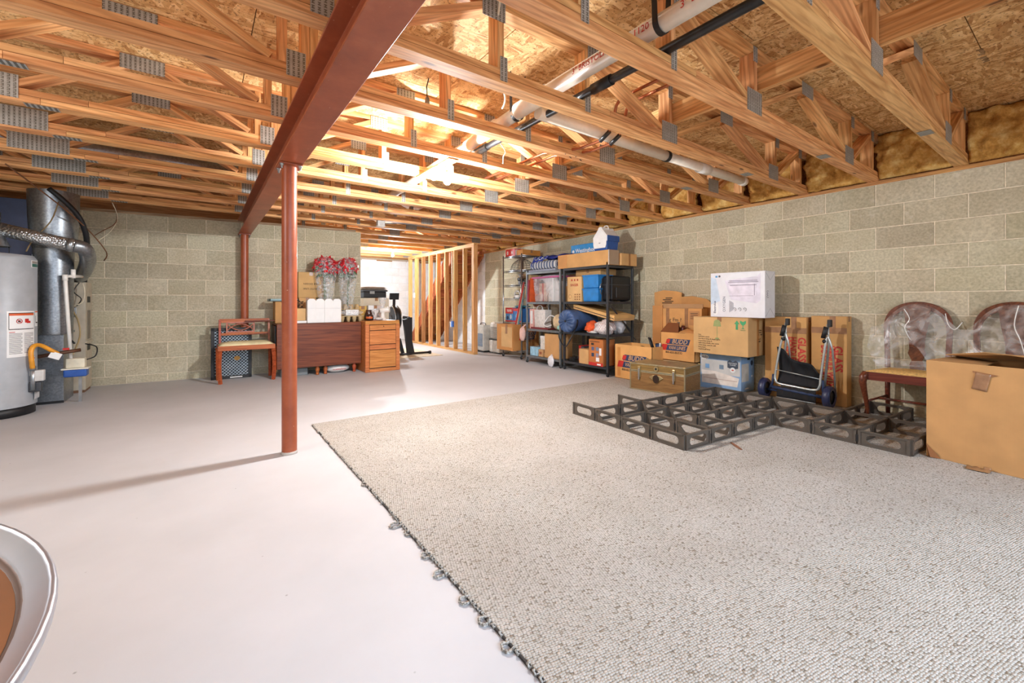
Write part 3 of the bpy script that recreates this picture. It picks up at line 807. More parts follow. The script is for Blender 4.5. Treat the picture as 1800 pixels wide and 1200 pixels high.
obj('switch_cover', MB().box(-.05, -.005, 0, .05, .0, .09), M_STEEL, t, loc=(.17, -.222, .87), bev=.003)
obj('junction_cover', MB().box(-.035, -.01, -.03, .035, 0, .03), plain((200, 202, 204), .35, .6), t, loc=(.12, -.19, 1.05), rot=(0, .7, 0))
t = thing('vent_connector', 'dimpled foil vent pipe sloping across from the water heater to the furnace', 'duct', (0, 0, 0))
def mat_foil():
    n = NT('dimpled_foil'); v = n.coord(); vo = n.n('TexVoronoi'); vo.inputs['Scale'].default_value = 60; n.l(v, vo.inputs['Vector']); n.bump(vo.outputs['Distance'], .9, .008)
    return n.set((186, 188, 188), .28, .9)
M_FOIL = mat_foil()
obj('pipe', MB().tube([(hx + .04, 5.90, 1.69), (-1.0, 5.93, 1.575)], .061, 20), M_FOIL, t)
obj('elbow', MB().tube(wire(0, 0, [(-1.02, 5.93, 1.58), (-.955, 5.97, 1.565), (-.935, 6.03, 1.53), (-.95, 6.2, 1.46), (-1.02, 6.5, 1.37), (-1.10, 6.78, 1.31)], 0, 0), .064, 18), M_DUCT, t)
obj('collar', MB().tube([(-1.05, 5.925, 1.586), (-1.01, 5.93, 1.578)], .067, 18), M_GALV, t)
t = thing('condensate_pump', 'small cream and blue condensate pump on a bracket by the furnace', 'pump', (-1.03, 6.16, 0))
obj('reservoir', MB().box(-.085, -.06, .27, .085, .06, .345), plain((40, 84, 160), .4), t, bev=.012)
obj('rim', MB().box(-.10, -.07, .345, .10, .07, .358), plain((228, 224, 208), .4), t, bev=.004)
obj('motor_cover', MB().box(-.07, -.05, .358, .07, .05, .455), plain((222, 214, 190), .45), t, bev=.01)
obj('bracket', MB().box(.01, .04, .0, .035, .055, .27), M_STEEL, t)
t = thing('condensate_pipe', 'thin white plastic pipe dropping down the front of the furnace', 'pipe', (-1.064, 6.13, 0))
obj('pipe', MB().tube([(0, 0, .456), (-.04, .0, 1.26), (-.035, 0.02, 1.285), (.0, .10, 1.29), (.03, .3, 1.30)], .016, 10), M_PVCW, t)
obj('elbow', MB().tube([(-.04, 0, 1.24), (-.042, 0, 1.30)], .021, 10), M_PVCW, t); obj('tee', MB().tube([(.0, .1, 1.27), (.0, .1, 1.36)], .02, 10), M_PVCW, t)
cable('refrigerant_hose', 'thick black insulated line curving down beside the round duct', [(-1.2, 6.04, 2.13), (-1.10, 6.05, 2.03), (-1.01, 6.12, 1.9), (-.97, 6.22, 1.74), (-.975, 6.32, 1.60)], .026, M_BLACK, 'hose')
cable('cable', 'brown thermostat wire stretched from the trusses to the black hose', [(-1.3, 5.3, 2.16), (-1.16, 5.7, 2.02), (-1.03, 6.0, 1.88), (-.93, 6.3, 1.74), (-.86, 6.6, 1.58), (-.90, 6.75, 1.50)], .006, M_BRWIRE)
cable('cable', 'tan wire crossing the round duct down to the heater top', [(-1.10, 5.86, 1.98), (-1.17, 5.95, 1.80), (-1.29, 5.98, 1.62), (-1.33, 5.95, 1.50)], .006, plain((130, 108, 72), .5))
cable('cable', 'dark loop of wire hanging against the block wall by the furnace', [(-.78, 6.6, 2.13), (-.80, 6.75, 1.95), (-.93, 6.85, 1.85), (-1.0, 6.9, 1.80)], .005, M_BRWIRE)
cable('cable', 'pale loop of wire hanging against the block wall by the furnace', [(-.80, 6.5, 2.13), (-.78, 6.7, 2.0), (-.86, 6.85, 1.85), (-.98, 6.85, 1.72)], .004, M_ROMEX)
cable('cable', 'dark power lead looping on the furnace front', [(-1.10, 6.72, 1.24), (-1.14, 6.70, 1.14), (-1.08, 6.70, 1.06), (-1.12, 6.72, .98)], .005, M_BLACK)
cable('cable', 'white power lead looping on the furnace front', [(-1.07, 6.70, 1.24), (-1.05, 6.68, 1.14), (-1.07, 6.68, 1.02), (-1.17, 6.72, .98)], .005, M_ROMEX)
cable('cable', 'black flex dropping from the furnace switch box', [(-1.18, 6.62, .88), (-1.14, 6.6, .76), (-1.16, 6.55, .66), (-1.1, 6.5, .58)], .01, M_BLACK)
cable('cable', 'tan tube curving down to the condensate pump', [(-1.14, 6.5, .98), (-1.06, 6.4, .84), (-1.03, 6.32, .66), (-1.07, 6.2, .47)], .008, plain((168, 146, 104), .3))
cable('cable', 'short black lead looping at the right of the condensate pump', [(-.96, 6.2, .43), (-.90, 6.25, .46), (-.90, 6.3, .55), (-1.0, 6.4, .58)], .006, M_BLACK)

# ------------------------------------------------------------------ round steel pan, near left
dx, dy, dz, dr = -.5005, .4366, .80, .4114
t = thing('round_pan', 'round steel rimmed pan with a brown recessed centre, close at lower left', 'pan', (dx, dy, 0))
M_RIMS = plain((186, 188, 196), .32, .75, amt=.06, scale=5)
ecc = Vector((.0115, .0099, 0))
rim_ = MB().lathe([(dr - .004, dz - .0105), (dr - .0005, dz - .0085), (dr, dz - .004), (dr - .002, dz), (dr - .0045, dz), (dr - .006, dz - .003), (.3815, dz - .013), (.378, dz - .015)], 90)
rim_.v = [tuple(Vector(v) + ecc * max(0, min(1, (dr - .006 - math.hypot(v[0], v[1])) / (dr - .384)))) for v in rim_.v]
obj('rim', rim_, M_RIMS, t)
obj('well', MB().lathe([(.378, dz - .015), (.3765, dz - .016), (.3745, dz - .0195), (.373, dz - .020)], 90), plain((92, 62, 44), .4, .4), t, loc=ecc)  # darker brown than the plate: shade of the recess put into its colour
obj('center_plate', MB().lathe([(.374, dz - .0195), (0, dz - .019)], 90), plain((170, 112, 70), .5, .1, amt=.1, scale=4), t, loc=ecc)
ra = math.atan2(.02 - .0, 1); rv = MB()
for r_ in (.0042, .0022): obj('rivet', MB().lathe([(r_, dz - .0195), (r_, dz - .0185), (r_ - .0008, dz - .0182), (max(0, r_ - .0016), dz - .0195)], 20), M_STEEL, t, loc=(.349, .088, 0))
obj('underside', MB().lathe([(dr - .0035, dz - .0105), (dr - .012, dz - .026), (.385, dz - .045), (.30, dz - .10), (.10, dz - .16), (.05, dz - .18), (.05, .03), (.20, .015), (.20, 0), (0, 0)], 48), M_DKGREY, t)

# ------------------------------------------------------------------ stud partition, stairs and far room
M_MAH = wood('mahogany', (92, 44, 28), (128, 66, 40), rv=.05, knots=False, sc=.8, rough=.35)
M_REDW = wood('bench_wood', (152, 70, 38), (190, 98, 56), rv=.04, knots=False, rough=.35)
M_OAK = wood('oak', (182, 114, 58), (214, 146, 82), rv=.04, knots=False, sc=1.2, rough=.4)
M_STAIR = wood('stair_wood', (150, 84, 44), (194, 122, 70), rv=.12)
sw = bpy.data.objects.new('wall_stud_partition', None); COL.objects.link(sw); sw['kind'] = 'structure'; sw.location = (4.33, 0, 0)
board(sw, 'bottom_plate', (0, 7.20, .019), (0, 10.45, .019), .089, .038, M_STUD)
board(sw, 'top_plate', (0, 7.20, 2.115), (0, 10.45, 2.115), .089, .038, M_STUD)
board(sw, 'top_plate', (0, 7.20, 2.150), (0, 10.45, 2.150), .089, .030, M_STUD)
ys = [7.22, 7.262] + [7.22 + .4 * k for k in range(1, 9)]
for y in ys: board(sw, 'stud', (0, y, .038), (0, y, 2.096), .038, .089, M_STUD, up=(1, 0, 0))
board(sw, 'stud', (.0, 9.62, .038), (0, 9.62, 2.096), .038, .089, M_STUD, up=(1, 0, 0))
cable('cable', 'pale wiring stapled down a stud to the blue outlet box', [(4.27, 8.06, 2.08), (4.275, 8.06, 1.4), (4.27, 8.05, .9), (4.275, 8.04, .62)], .012, M_ROMEX)
t = thing('outlet_box', 'blue electrical outlet box fixed low on a partition stud', 'outlet', (4.27, 8.02, .50))
obj('box', MB().box(-.03, -.03, 0, .012, .03, .12), plain((60, 110, 190), .4), t, bev=.004); obj('white_tab', MB().box(-.032, .03, 0, .0, .06, .11), M_WHITE, t)
t = thing('light_switch', 'white light switch on the partition stud near the far wall', 'switch', (4.28, 10.05, 1.12))
obj('plate', MB().box(-.008, -.04, 0, .003, .04, .12), M_WHITE, t, bev=.002); obj('toggle', MB().box(-.02, -.006, .05, -.008, .006, .07), M_WHITE, t)
# stairs: risers and treads seen from beneath, on two stringers
t = thing('staircase', 'wooden basement stairs seen from beneath behind the stud partition', 'stairs', (0, 0, 0))
n_st = 11; yb, yt, zt_ = 10.75, 8.35, 2.16
def stringer(x):
    sl = (yt - yb) / zt_
    poly = [(yb + .0, 0), (yb - .30, 0), (yt - .12, zt_ - .12), (yt - .12, zt_ + .0), (yt + .2, zt_ + .0)]
    mm = Matrix(((0, 0, 1, x), (1, 0, 0, 0), (0, 1, 0, 0), (0, 0, 0, 1)))
    obj('stringer', MB().prism(poly, .04, mm), M_STAIR, t)
stringer(4.42); stringer(5.12)
for k in range(n_st):
    z = zt_ * (k + 1) / (n_st + .5); y = yb + (yt - yb) * (k + .6) / n_st
    board(t, 'tread', (4.46, y - .09, z), (5.12, y - .09, z), .25, .03, M_STAIR)
    board(t, 'riser', (4.46, y + .02, z - .10), (5.12, y + .02, z - .10), .17, .02, M_STAIR, up=(0, 1, 0))
# white drywall under the flight's far side
t = thing('floor_mat', 'pale mat on the floor under the rowing machine', 'mat', (3.0, 8.2, 0))
obj('sheet', MB().box(-.75, -.74, 0, .76, .8, .008), plain((206, 190, 164), .9, amt=.1, scale=60), t, bev=.002)
# rowing machine
t = thing('rowing_machine', 'black rowing machine with flywheel and monitor arm in the far room', 'rowing machine', (3.02, 7.95, .008))
rotx = Matrix.Rotation(PI / 2, 4, 'Y')
def xl(prof, x, y, z, n=28): return MB().lathe(prof, n, Matrix.Translation((x, y, z)) @ rotx)
obj('flywheel_cage', xl([(.0, -.06), (.20, -.06), (.245, -.045), (.255, 0), (.245, .045), (.20, .06), (0, .06)], 0, .1, .70), M_BLACK, t)
obj('chrome_rim', MB().tube([(.055, .1 + .225 * math.cos(k * PI / 16), .70 + .225 * math.sin(k * PI / 16)) for k in range(32)], .010, 6, closed=True), M_STEEL, t)
obj('chrome_rim', MB().tube([(-.055, .1 + .225 * math.cos(k * PI / 16), .70 + .225 * math.sin(k * PI / 16)) for k in range(32)], .010, 6, closed=True), M_STEEL, t)
obj('hub', xl([(0, -.075), (.05, -.075), (.06, -.06)], 0, .1, .70, 16), M_DKGREY, t)
obj('front_leg', MB().prism([(-.02, .68), (.06, .70), (.20, .05), (.12, .02), (.06, .05)], .07, Matrix(((1, 0, 0, .10), (0, 0, -1, -.1), (0, 1, 0, 0), (0, 0, 0, 1)))), M_BLACK, t, bev=.006)
obj('leg_cover', MB().prism([(.0, .30), (.07, .32), (.15, .03), (.09, .02)], .05, Matrix(((1, 0, 0, 0), (0, 0, -1, .0), (0, 1, 0, 0), (0, 0, 0, 1)))), M_BLACK, t)
obj('side_strut', MB().bar((.12, -.02, .72), (.24, -.08, .70), .08, .06), M_BLACK, t, bev=.01); obj('front_strut', MB().bar((.22, -.1, .72), (.22, -.1, .03), .10, .07, (0, 1, 0)), M_BLACK, t, bev=.01)
obj('foot_bar', MB().tube([(-.12, -.16, .03), (.62, -.16, .03)], .022, 10), M_BLACK, t)
for x in (-.12, .62): obj('foot_cap', MB().tube([(x - .02, -.16, .031), (x + .02, -.16, .031)], .031, 10), M_BLACK, t)
obj('monitor_arm', MB().bar((-.01, .1, .90), (-.02, .06, 1.08), .05, .03, (0, 1, 0)), M_BLACK, t, bev=.005)
obj('monitor', MB().box(-.10, -.02, 0, .08, .02, .13), M_BLACK, t, bev=.006, loc=(-.02, .04, 1.06), rot=(.2, 0, 0))
obj('slide_rail', MB().bar((0, .3, .45), (0, 1.2, .40), .06, .06), M_STEEL, t); obj('rail_leg', MB().bar((0, 1.15, .42), (0, 1.22, .0), .05, .05, (0, 1, 0)), M_BLACK, t)
# stacked case and linens beyond the filing cabinet
bx = carton('carton', 'pale upright carton standing behind the filing cabinet under a black case', 2.22, 2.66, 7.35, 7.75, 0, 1.09, card((222, 212, 190)))
t = thing('carry_case', 'black lidded case lying on the pale carton behind the blender', 'case', (2.43, 7.53, 1.0905))
obj('shell', MB().box(-.20, -.17, 0, .19, .17, .11), M_BLACK, t, bev=.015); obj('lid', MB().box(-.21, -.175, .11, .21, .175, .135), M_DKGREY, t, bev=.006)
obj('latch', MB().box(-.10, -.178, .07, -.02, -.17, .115), M_STEEL, t)
for k, (c, z, h) in enumerate((((120, 112, 104), 1.2265, .022), ((150, 136, 122), 1.2492, .018), ((176, 160, 144), 1.268, .02))):
    def fn(u, v, z=z, h=h, k=k):
        x = (u - .5) * (.44 - .03 * k); y = (v - .5) * .36
        e = min(u, 1 - u, v, 1 - v)
        return (2.43 + x, 7.53 + y, z + h * min(1, e * 9 + .1) * (.8 + .2 * noise.noise(Vector((x * 6, y * 6, k)))))
    o = obj('folded_cloth', MB().grid(fn, 12, 8), plain(c, .95, amt=.12), solid=.003)
    tag(o, ['dark grey folded cloth at the bottom of the pile on the black case', 'brown grey folded cloth in the middle of the pile on the black case', 'light taupe folded cloth on top of the pile on the black case'][k], 'cloth', 'folded cloths on the black case')

# ------------------------------------------------------------------ bench, lattice panel, table, filing cabinet
def leg_curve(mb, p, q, r0, r1, bow):
    P = [Vector(p).lerp(Vector(q), k / 7) + Vector(bow) * math.sin(PI * k / 7) for k in range(8)]
    for a, b, k in zip(P, P[1:], range(7)):
        pass
    return mb.tube(P, [r0 + (r1 - r0) * k / 7 for k in range(8)], 4, smooth=False)
t = thing('bench', 'reddish wooden bench with cream padded seat and open fretwork back', 'bench', (.487, 6.49, 0), math.radians(.8))
for x, bw in ((-.30, -.02), (.30, .02)):
    obj('leg', leg_curve(MB(), (x, .02, .43), (x - bw * .5, -.02, 0), .032, .022, (bw * .6, -.015, 0)), M_REDW, t)
    obj('leg', leg_curve(MB(), (x, .30, .43), (x, .33, 0), .030, .022, (0, .0, 0)), M_REDW, t)
    obj('back_post', MB().bar((x * .94, .30, .42), (x * .94, .345, .79), .026, .03, (0, 1, 0)), M_REDW, t, bev=.004)
board(t, 'seat_rail', (-.315, 0, .44), (.315, 0, .44), .03, .06, M_REDW); board(t, 'seat_rail', (-.315, .32, .44), (.315, .32, .44), .03, .06, M_REDW)
for x in (-.30, .30): board(t, 'seat_rail', (x, .015, .44), (x, .305, .44), .03, .06, M_REDW)
def cush(u, v):
    x, y = u - .5, v - .5; e = min(u, 1 - u, v * .6, (1 - v) * .6)
    return (x * .61, .16 + y * .33, .47 + .045 * min(1, (e * 5)) ** .5)
obj('seat_pad', MB().grid(cush, 16, 10), plain((226, 214, 168), .7), t, solid=.01)
board(t, 'top_rail', (-.285, .345, .775), (.285, .345, .775), .03, .05, M_REDW); board(t, 'lower_rail', (-.285, .325, .60), (.285, .325, .60), .025, .03, M_REDW)
arc = MB()
for k in (-1, 1):
    arc.tube([(-.20 + .30 * i / 14, .335, .688 + k * (.042 - .084 * ((i / 14 - .5) * 2) ** 2)) for i in range(15)], .007, 6)
obj('fretwork', arc, plain((178, 106, 84), .4), t); 
for a, b in (((-.205, .335, .61), (-.205, .335, .755)), ((.105, .335, .61), (.105, .335, .755)), ((-.2, .335, .75), (.1, .335, .75)), ((-.2, .335, .625), (.1, .335, .625))): obj('fret_bar', MB().bar(a, b, .016, .016, (0, 1, 0)), plain((178, 106, 84), .4), t)
obj('arm_shelf', MB().box(.0, .25, .762, .42, .36, .774), M_MAH, t, bev=.003); obj('arm_shelf', MB().box(.03, .25, .586, .27, .34, .596), M_MAH, t, bev=.003)
# perforated panel leaning on the column
t = thing('lattice_panel', 'tall black framed panel of silver lattice leaning behind the bench', 'panel', (.335, 6.88, 0), math.radians(2))
pw, ph = .46, .68
for a, b in (((-pw / 2, 0), (-pw / 2 + .04, ph)), ((pw / 2 - .04, 0), (pw / 2, ph)), ((-pw / 2, 0), (pw / 2, .04)), ((-pw / 2, ph - .04), (pw / 2, ph))):
    obj('frame_bar', MB().box(a[0], -.015, a[1], b[0], .015, b[1]), M_BLACK, t, bev=.003)
obj('backing', MB().box(-pw / 2 + .03, .005, .03, pw / 2 - .03, .010, ph - .03), plain((20, 28, 38), .5), t)
lt = MB(); st = .040; W2, H2 = pw / 2 - .035, ph
for k in range(-20, 34):
    for sgn in (1, -1):
        c = k * st; pts = []
        # line z = sgn*x + c within the frame
        xs = [-W2, W2]; zs = [sgn * x + c for x in xs]
        def clip(x, z):
            if z < .035: x = (.035 - c) / sgn; z = .035
            if z > ph - .035: x = (ph - .035 - c) / sgn; z = ph - .035
            return x, z
        if max(zs) < .04 or min(zs) > ph - .04: continue
        a = clip(xs[0], zs[0]); b = clip(xs[1], zs[1])
        if abs(a[0] - b[0]) > .01: lt.bar((a[0], 0, a[1]), (b[0], 0, b[1]), .004, .009, (0, 1, 0))
o = obj('lattice', lt, plain((190, 204, 212), .4, .5), t); o['kind'] = 'stuff'
obj('gold_badge', MB().prism(disc(.035, 20, .03), .006, face_mat('-y', (.06, -.012, .27))), plain((196, 140, 40), .4), t)
obj('lower_strip', MB().box(-.02, -.018, .012, .12, -.015, .026), M_WHITE, t)

t = thing('drop_leaf_table', 'dark mahogany drop leaf table folded against the wall, leaf hanging', 'table', (1.39, 6.46, 0), math.radians(-.6))
obj('front_leaf', MB().box(-.575, -.012, .125, .525, .012, .725), M_MAH, t, bev=.005)
obj('back_leaf', MB().box(-.575, .50, .125, .525, .52, .725), M_MAH, t, bev=.005)
obj('top', MB().box(-.575, -.005, .705, .525, .515, .732), M_MAH, t, bev=.006)
obj('apron', MB().box(-.50, .04, .58, .50, .48, .70), M_MAH, t)
def turned(x, y, h=.6):
    return MB().lathe([(0, 0), (.020, 0), (.024, .015), (.018, .03), (.026, .06), (.030, .09), (.016, .115), (.020, .13), (.018, h * .6), (.026, h * .8), (.028, h)], 14, Matrix.Translation((x, y, 0)))
for x, y in ((-.06, .06), (.05, .08), (.44, .05), (-.46, .05), (-.46, .42), (.44, .42)): obj('leg', turned(x, y), M_REDW, t)
obj('hinge_edge', MB().box(-.59, .06, .12, -.576, .46, .70), plain((24, 20, 20), .4), t)
t = thing('grocery_bag', 'white plastic sack with red lettering lying under the table', 'bag', (1.62, 6.62, .0))
obj('sack', MB().ball((0, 0, .062), 1, 18, 10, lambda d: 1 + .05 * noise.noise(d * 4), (.17, .12, .06)), plain((222, 220, 216), .45), t)
text(t, 'WARNINGS', .035, '-y', (0, -.125, .055), M_REDINK)
t = thing('storage_bin', 'grey plastic storage bin pushed beneath the table, behind the column', 'bin', (1.05, 6.72, 0))
obj('tub', MB().box(-.17, -.12, 0, .17, .12, .10), plain((120, 126, 128), .5), t, bev=.008); obj('lid', MB().box(-.18, -.13, .10, .18, .13, .112), plain((90, 98, 100), .4), t, bev=.004)

t = thing('filing_cabinet', 'oak two drawer filing cabinet with rounded front frame', 'cabinet', (2.181, 6.275, 0), math.radians(.8))
obj('carcass', MB().box(-.258, .02, 0, .258, .60, .745), M_OAK, t, bev=.012)
def rr(w_, h, r, n=5):
    P = []
    for cx, cz, a0 in ((w_ / 2 - r, h - r, 0), (-w_ / 2 + r, h - r, PI / 2), (-w_ / 2 + .003, .003, PI), (w_ / 2 - .003, .003, 1.5 * PI)):
        rr_ = r if cz > .1 else .003
        for k in range(n + 1): P.append((cx + rr_ * math.cos(a0 + PI / 2 * k / n), cz + rr_ * math.sin(a0 + PI / 2 * k / n)))
    return P
for a in (-1, 1): obj('front_stile', MB().box(a * .23 - .03, -.005, 0, a * .23 + .03, .03, .70), M_OAK, t, bev=.008)
obj('front_rail', MB().box(-.258, -.005, .69, .258, .03, .75), M_OAK, t, bev=.014); obj('front_rail', MB().box(-.2, -.005, 0, .2, .03, .05), M_OAK, t, bev=.004)
for nm, z0, z1 in (('lock_panel', .612, .684), ('drawer_front', .404, .602), ('pull_strip', .328, .394), ('drawer_front', .062, .318)):
    me = MB().box(-.196, -.003, z0, .196, .02, z1); obj(nm, me, M_OAK, t, bev=.004)
obj('shadow_gap', MB().box(-.2, .004, .05, .2, .016, .69), plain((60, 34, 18), .8), t)  # dark backing: shade between the drawer fronts put into its colour
obj('lock', MB().lathe([(0, 0), (.007, 0), (.007, .004), (0, .005)], 12, Matrix.Translation((.01, -.003, .665)) @ Matrix.Rotation(PI / 2, 4, 'X')), M_BLACK, t)
# ------------------------------------------------------------------ on the table and cabinet
ZTB = .733
carton('carton', 'brown carton at the left end of the table behind the column', .83, 1.12, 6.72, 6.95, ZTB, 1.03, M_CARD2)
o = carton('carton', 'second carton on the table beneath the tall upright carton', 1.135, 1.36, 6.76, 6.95, ZTB, 1.085, M_CARD)
t = thing('tray', 'teal and black tray lying on top of the table cartons', 'tray', (.96, 6.83, 1.0315))
obj('base', MB().box(-.20, -.14, 0, .155, .13, .012), plain((52, 72, 78), .35), t, bev=.004)
for x in (-.2, .145): obj('rim', MB().box(x, -.14, .012, x + .01, .13, .035), plain((120, 150, 152), .35), t)
obj('rim', MB().box(-.2, -.14, .012, .155, -.13, .035), plain((120, 150, 152), .35), t)
t = carton('carton', 'tall upright carton with upside down print beside the bouquets', 1.13, 1.47, 6.78, 6.96, 1.0865, 1.455, card((200, 162, 108)))
text(t, 'PLASTIC LINK', .036, '-y', (.0, -.0915, .13), M_INK, PI); text(t, 'ONE DOZEN', .036, '-y', (.0, -.0915, .20), M_INK, PI)
t = carton('carton', 'small tan carton in front of the dark gap, right of the column', 1.07, 1.19, 6.56, 6.70, .765, .935, M_CARD3, seam='x')
t = thing('paper_pad', 'white paper pad under the small tan carton on the table', 'paper', (1.13, 6.62, ZTB))
obj('sheets', MB().box(-.11, -.1, 0, .075, .1, .030), M_WHITE, t); obj('cover', MB().box(-.11, -.1, .030, .075, .1, .0315), plain((150, 160, 172), .5), t)
t = thing('wire_coil', 'dark coil of cord on the small tan carton', 'cord', (1.12, 6.62, .936))
obj('coil', MB().tube([(.045 * math.cos(k * .5), .045 * math.sin(k * .5), .006 + .0022 * k + .006 * math.sin(k * 1.7)) for k in range(48)], .005, 6), plain((60, 42, 34), .5), t)
# ribbed white foam block: four scalloped lobes
t = thing('foam_block', 'white ribbed foam packing block with scalloped top on the table', 'packing foam', (1.418, 6.53, ZTB))
lobes = []
for k in range(4):
    cx = -.225 + .1125 * (k + .5)
    poly = [(cx - .0562, 0), (cx + .0562, 0), (cx + .0562, .303), (cx + .046, .322), (cx + .026, .336), (cx - .026, .336), (cx - .046, .322), (cx - .0562, .303)]
    d = [-.05, -.042, -.05, -.044][k]
    mm = Matrix(((1, 0, 0, 0), (0, 0, 1, d), (0, 1, 0, 0), (0, 0, 0, 1)))
    obj('lobe', MB().prism(poly, .11, mm), plain((232, 232, 230), .7, amt=.01), t, bev=.003)
obj('band', MB().box(-.226, -.0515, .20, .226, -.0505, .204), plain((206, 206, 204), .7), t)
# poinsettia bouquets in clear sleeves
M_PETAL = plain((196, 24, 36), .45, rv=.1); M_LEAF = plain((62, 104, 58), .5, rv=.1)
def bouquet(x, y, s, label, sx):
    t = thing('bouquet', label, 'flowers', (x, y, ZTB), 0, 'wrapped red bouquets')
    pet = MB(); leaf = MB()
    def petal(mb, c, d, L, wd):
        d = Vector(d).normalized(); side = d.cross(Vector((RND.uniform(-1, 1), RND.uniform(-1, 1), 1))).normalized(); up = side.cross(d)
        b = c + d * L * .5 + side * wd * .5 + up * .008; e = c + d * L * .5 - side * wd * .5 + up * .008
        mb.add([c, b, c + d * L - up * .01, e, c + d * L * .55 + up * .02], [(0, 1, 4), (1, 2, 4), (2, 3, 4), (3, 0, 4)])
    for k in range(60):
        a = RND.uniform(0, 2 * PI); b = RND.uniform(-.5, 1.3)
        n_ = Vector((math.cos(a) * math.cos(b), math.sin(a) * math.cos(b), math.sin(b)))
        c = Vector((0, 0, .80)) + Vector((n_.x * .125 * sx, n_.y * .10, n_.z * .11))
        for j in range(5):
            dd = n_ * .5 + Vector((RND.uniform(-1, 1), RND.uniform(-1, 1), RND.uniform(-1, 1)))
            petal(pet, c, dd, RND.uniform(.05, .085), .04)
        if k % 3 == 0:
            for j in range(2): petal(leaf, c - n_ * .02 + Vector((0, 0, -.03)), n_ + Vector((RND.uniform(-.6, .6), RND.uniform(-.6, .6), -.6)), .08, .035)
    for k in range(10):
        a = k * .63; petal(leaf, Vector((.06 * math.cos(a), .05 * math.sin(a), .70)), (math.cos(a), math.sin(a), -.7), .09, .04)
    o = obj('petals', pet, M_PETAL, t, fix=False); o['kind'] = 'stuff'
    o = obj('leaves', leaf, M_LEAF, t, fix=False); o['kind'] = 'stuff'
    for k in range(3):
        obj('stem', MB().tube([(RND.uniform(-.02, .02), RND.uniform(-.02, .02), .08), (RND.uniform(-.04, .04), RND.uniform(-.03, .03), .72)], .005, 6), M_LEAF, t)
    obj('pot', MB().lathe([(0, 0), (.045, 0), (.06, .10), (.05, .10), (0, .09)], 18), plain((120, 70, 50), .6), t)
    def sl(u, v):
        a = 2 * PI * u; z = .06 + .90 * v
        r = (.062 + (.150 - .062) * min(1, v / .72) ** 1.1) if v < .8 else .150 * math.sqrt(max(.0, 1 - ((v - .8) / .2) ** 2)) + .015
        r *= 1 + .10 * math.sin(a * 7 + 3 * v) * (1 - v * .5) + .05 * noise.noise(Vector((math.cos(a) * 2, math.sin(a) * 2, z * 6 + x)))
        return (r * math.cos(a) * sx, r * math.sin(a) * .78, z)
    obj('sleeve', MB().grid(sl, 44, 20), M_SLEEVE, t, fix=False)
    return t
bouquet(1.475, 6.70, 1, 'left of two clear wrapped red poinsettia bouquets on the table', .98)
bouquet(1.785, 6.70, 1, 'right of two clear wrapped red poinsettia bouquets on the table', .95)
# egg cartons, bag, grinder and small things
def egg_carton(x, y, z, label, n=6, flip=False):
    t = thing('egg_carton', label, 'egg carton', (x, y, z), 0, 'egg cartons on the table'); t.scale = (1.12, 1.0, 1.3)
    m = plain((192, 166, 122), .9, amt=.08, scale=40)
    for k in range(n // 2 + 1):
        for j in range(2):
            obj('cup', MB().lathe([(.0, 0), (.018, 0), (.032, .06), (.034, .065)] if not flip else [(.034, 0), (.032, .005), (.018, .06), (0, .065)], 10), m, t, loc=(-.115 + .076 * k, (-.035, .035)[j], 0))
    obj('tray_edge', MB().box(-.155, -.075, .06 if not flip else .0, .155, .075, .068 if not flip else .008), m, t, bev=.003)
    return t
egg_carton(1.80, 6.57, ZTB, 'tan pulp egg carton at the front edge of the table')
egg_carton(1.80, 6.70, ZTB, 'tan pulp egg carton behind the front one, against the plastic bag')
egg_carton(1.82, 6.74, ZTB + .090, 'tan pulp egg carton second in the rear stack', flip=True)
egg_carton(1.80, 6.72, ZTB + .176, 'uppermost tan pulp egg carton tilted behind the plastic bag', flip=True)
t = thing('plastic_bag', 'clear plastic bag holding a white carton on the front egg carton', 'bag', (1.80, 6.54, ZTB + .0895))
obj('base_crease', MB().box(-.10, -.04, 0, .10, .04, .002), M_WHITE, t)
obj('film', MB().ball((0, 0, .047), 1, 24, 12, lambda d: 1 + .10 * noise.noise(d * 5), (.175, .085, .046)), M_FILM, t, fix=False)
t = thing('carton', 'white egg box inside the clear plastic bag', 'box', (1.80, 6.54, ZTB + .098))
obj('body', MB().box(-.09, -.05, 0, .09, .05, .05), M_WHITE, t, bev=.004); obj('lid', MB().box(-.092, -.052, .05, .092, .052, .078), M_WHITE, t, bev=.004)
ZCB = .7515
t = thing('decorated_tin', 'small round black tin with red and gold pattern by the egg carton', 'tin', (2.03, 6.42, ZCB))
obj('can', MB().lathe([(0, 0), (.05, 0), (.055, .02), (.055, .06), (.045, .085), (0, .09)], 22), plain((42, 26, 26), .35), t)
for k in range(9): a = -PI * .95 + k * .22; obj('pattern_diamond', MB().prism([(-.012, 0), (0, -.018), (.012, 0), (0, .018)], .001, Matrix(((-math.sin(a), 0, math.cos(a), .0552 * math.cos(a)), (math.cos(a), 0, math.sin(a), .0552 * math.sin(a)), (0, 1, 0, .042), (0, 0, 0, 1)))), plain((200, 96, 40), .4), t)
t = thing('coffee_carafe', 'brown glass carafe with a white handle on the filing cabinet', 'carafe', (2.08, 6.62, ZCB))
obj('jug', MB().lathe([(0, 0), (.05, 0), (.06, .03), (.055, .09), (.04, .13), (.045, .15)], 22), plain((70, 42, 32), .15), t)
obj('handle', MB().tube(wire(0, 0, [(.045, 0, .14), (.09, 0, .13), (.095, 0, .07), (.06, 0, .03)], 0, 0), .008, 8), M_WHITE, t)
t = thing('grain_mill', 'white hand grinder with clear hopper standing on the filing cabinet', 'grinder', (2.24, 6.46, ZCB))
obj('stand', MB().lathe([(0, 0), (.06, 0), (.062, .015), (.035, .04), (.028, .10), (.035, .12)], 22), M_PVCW, t)
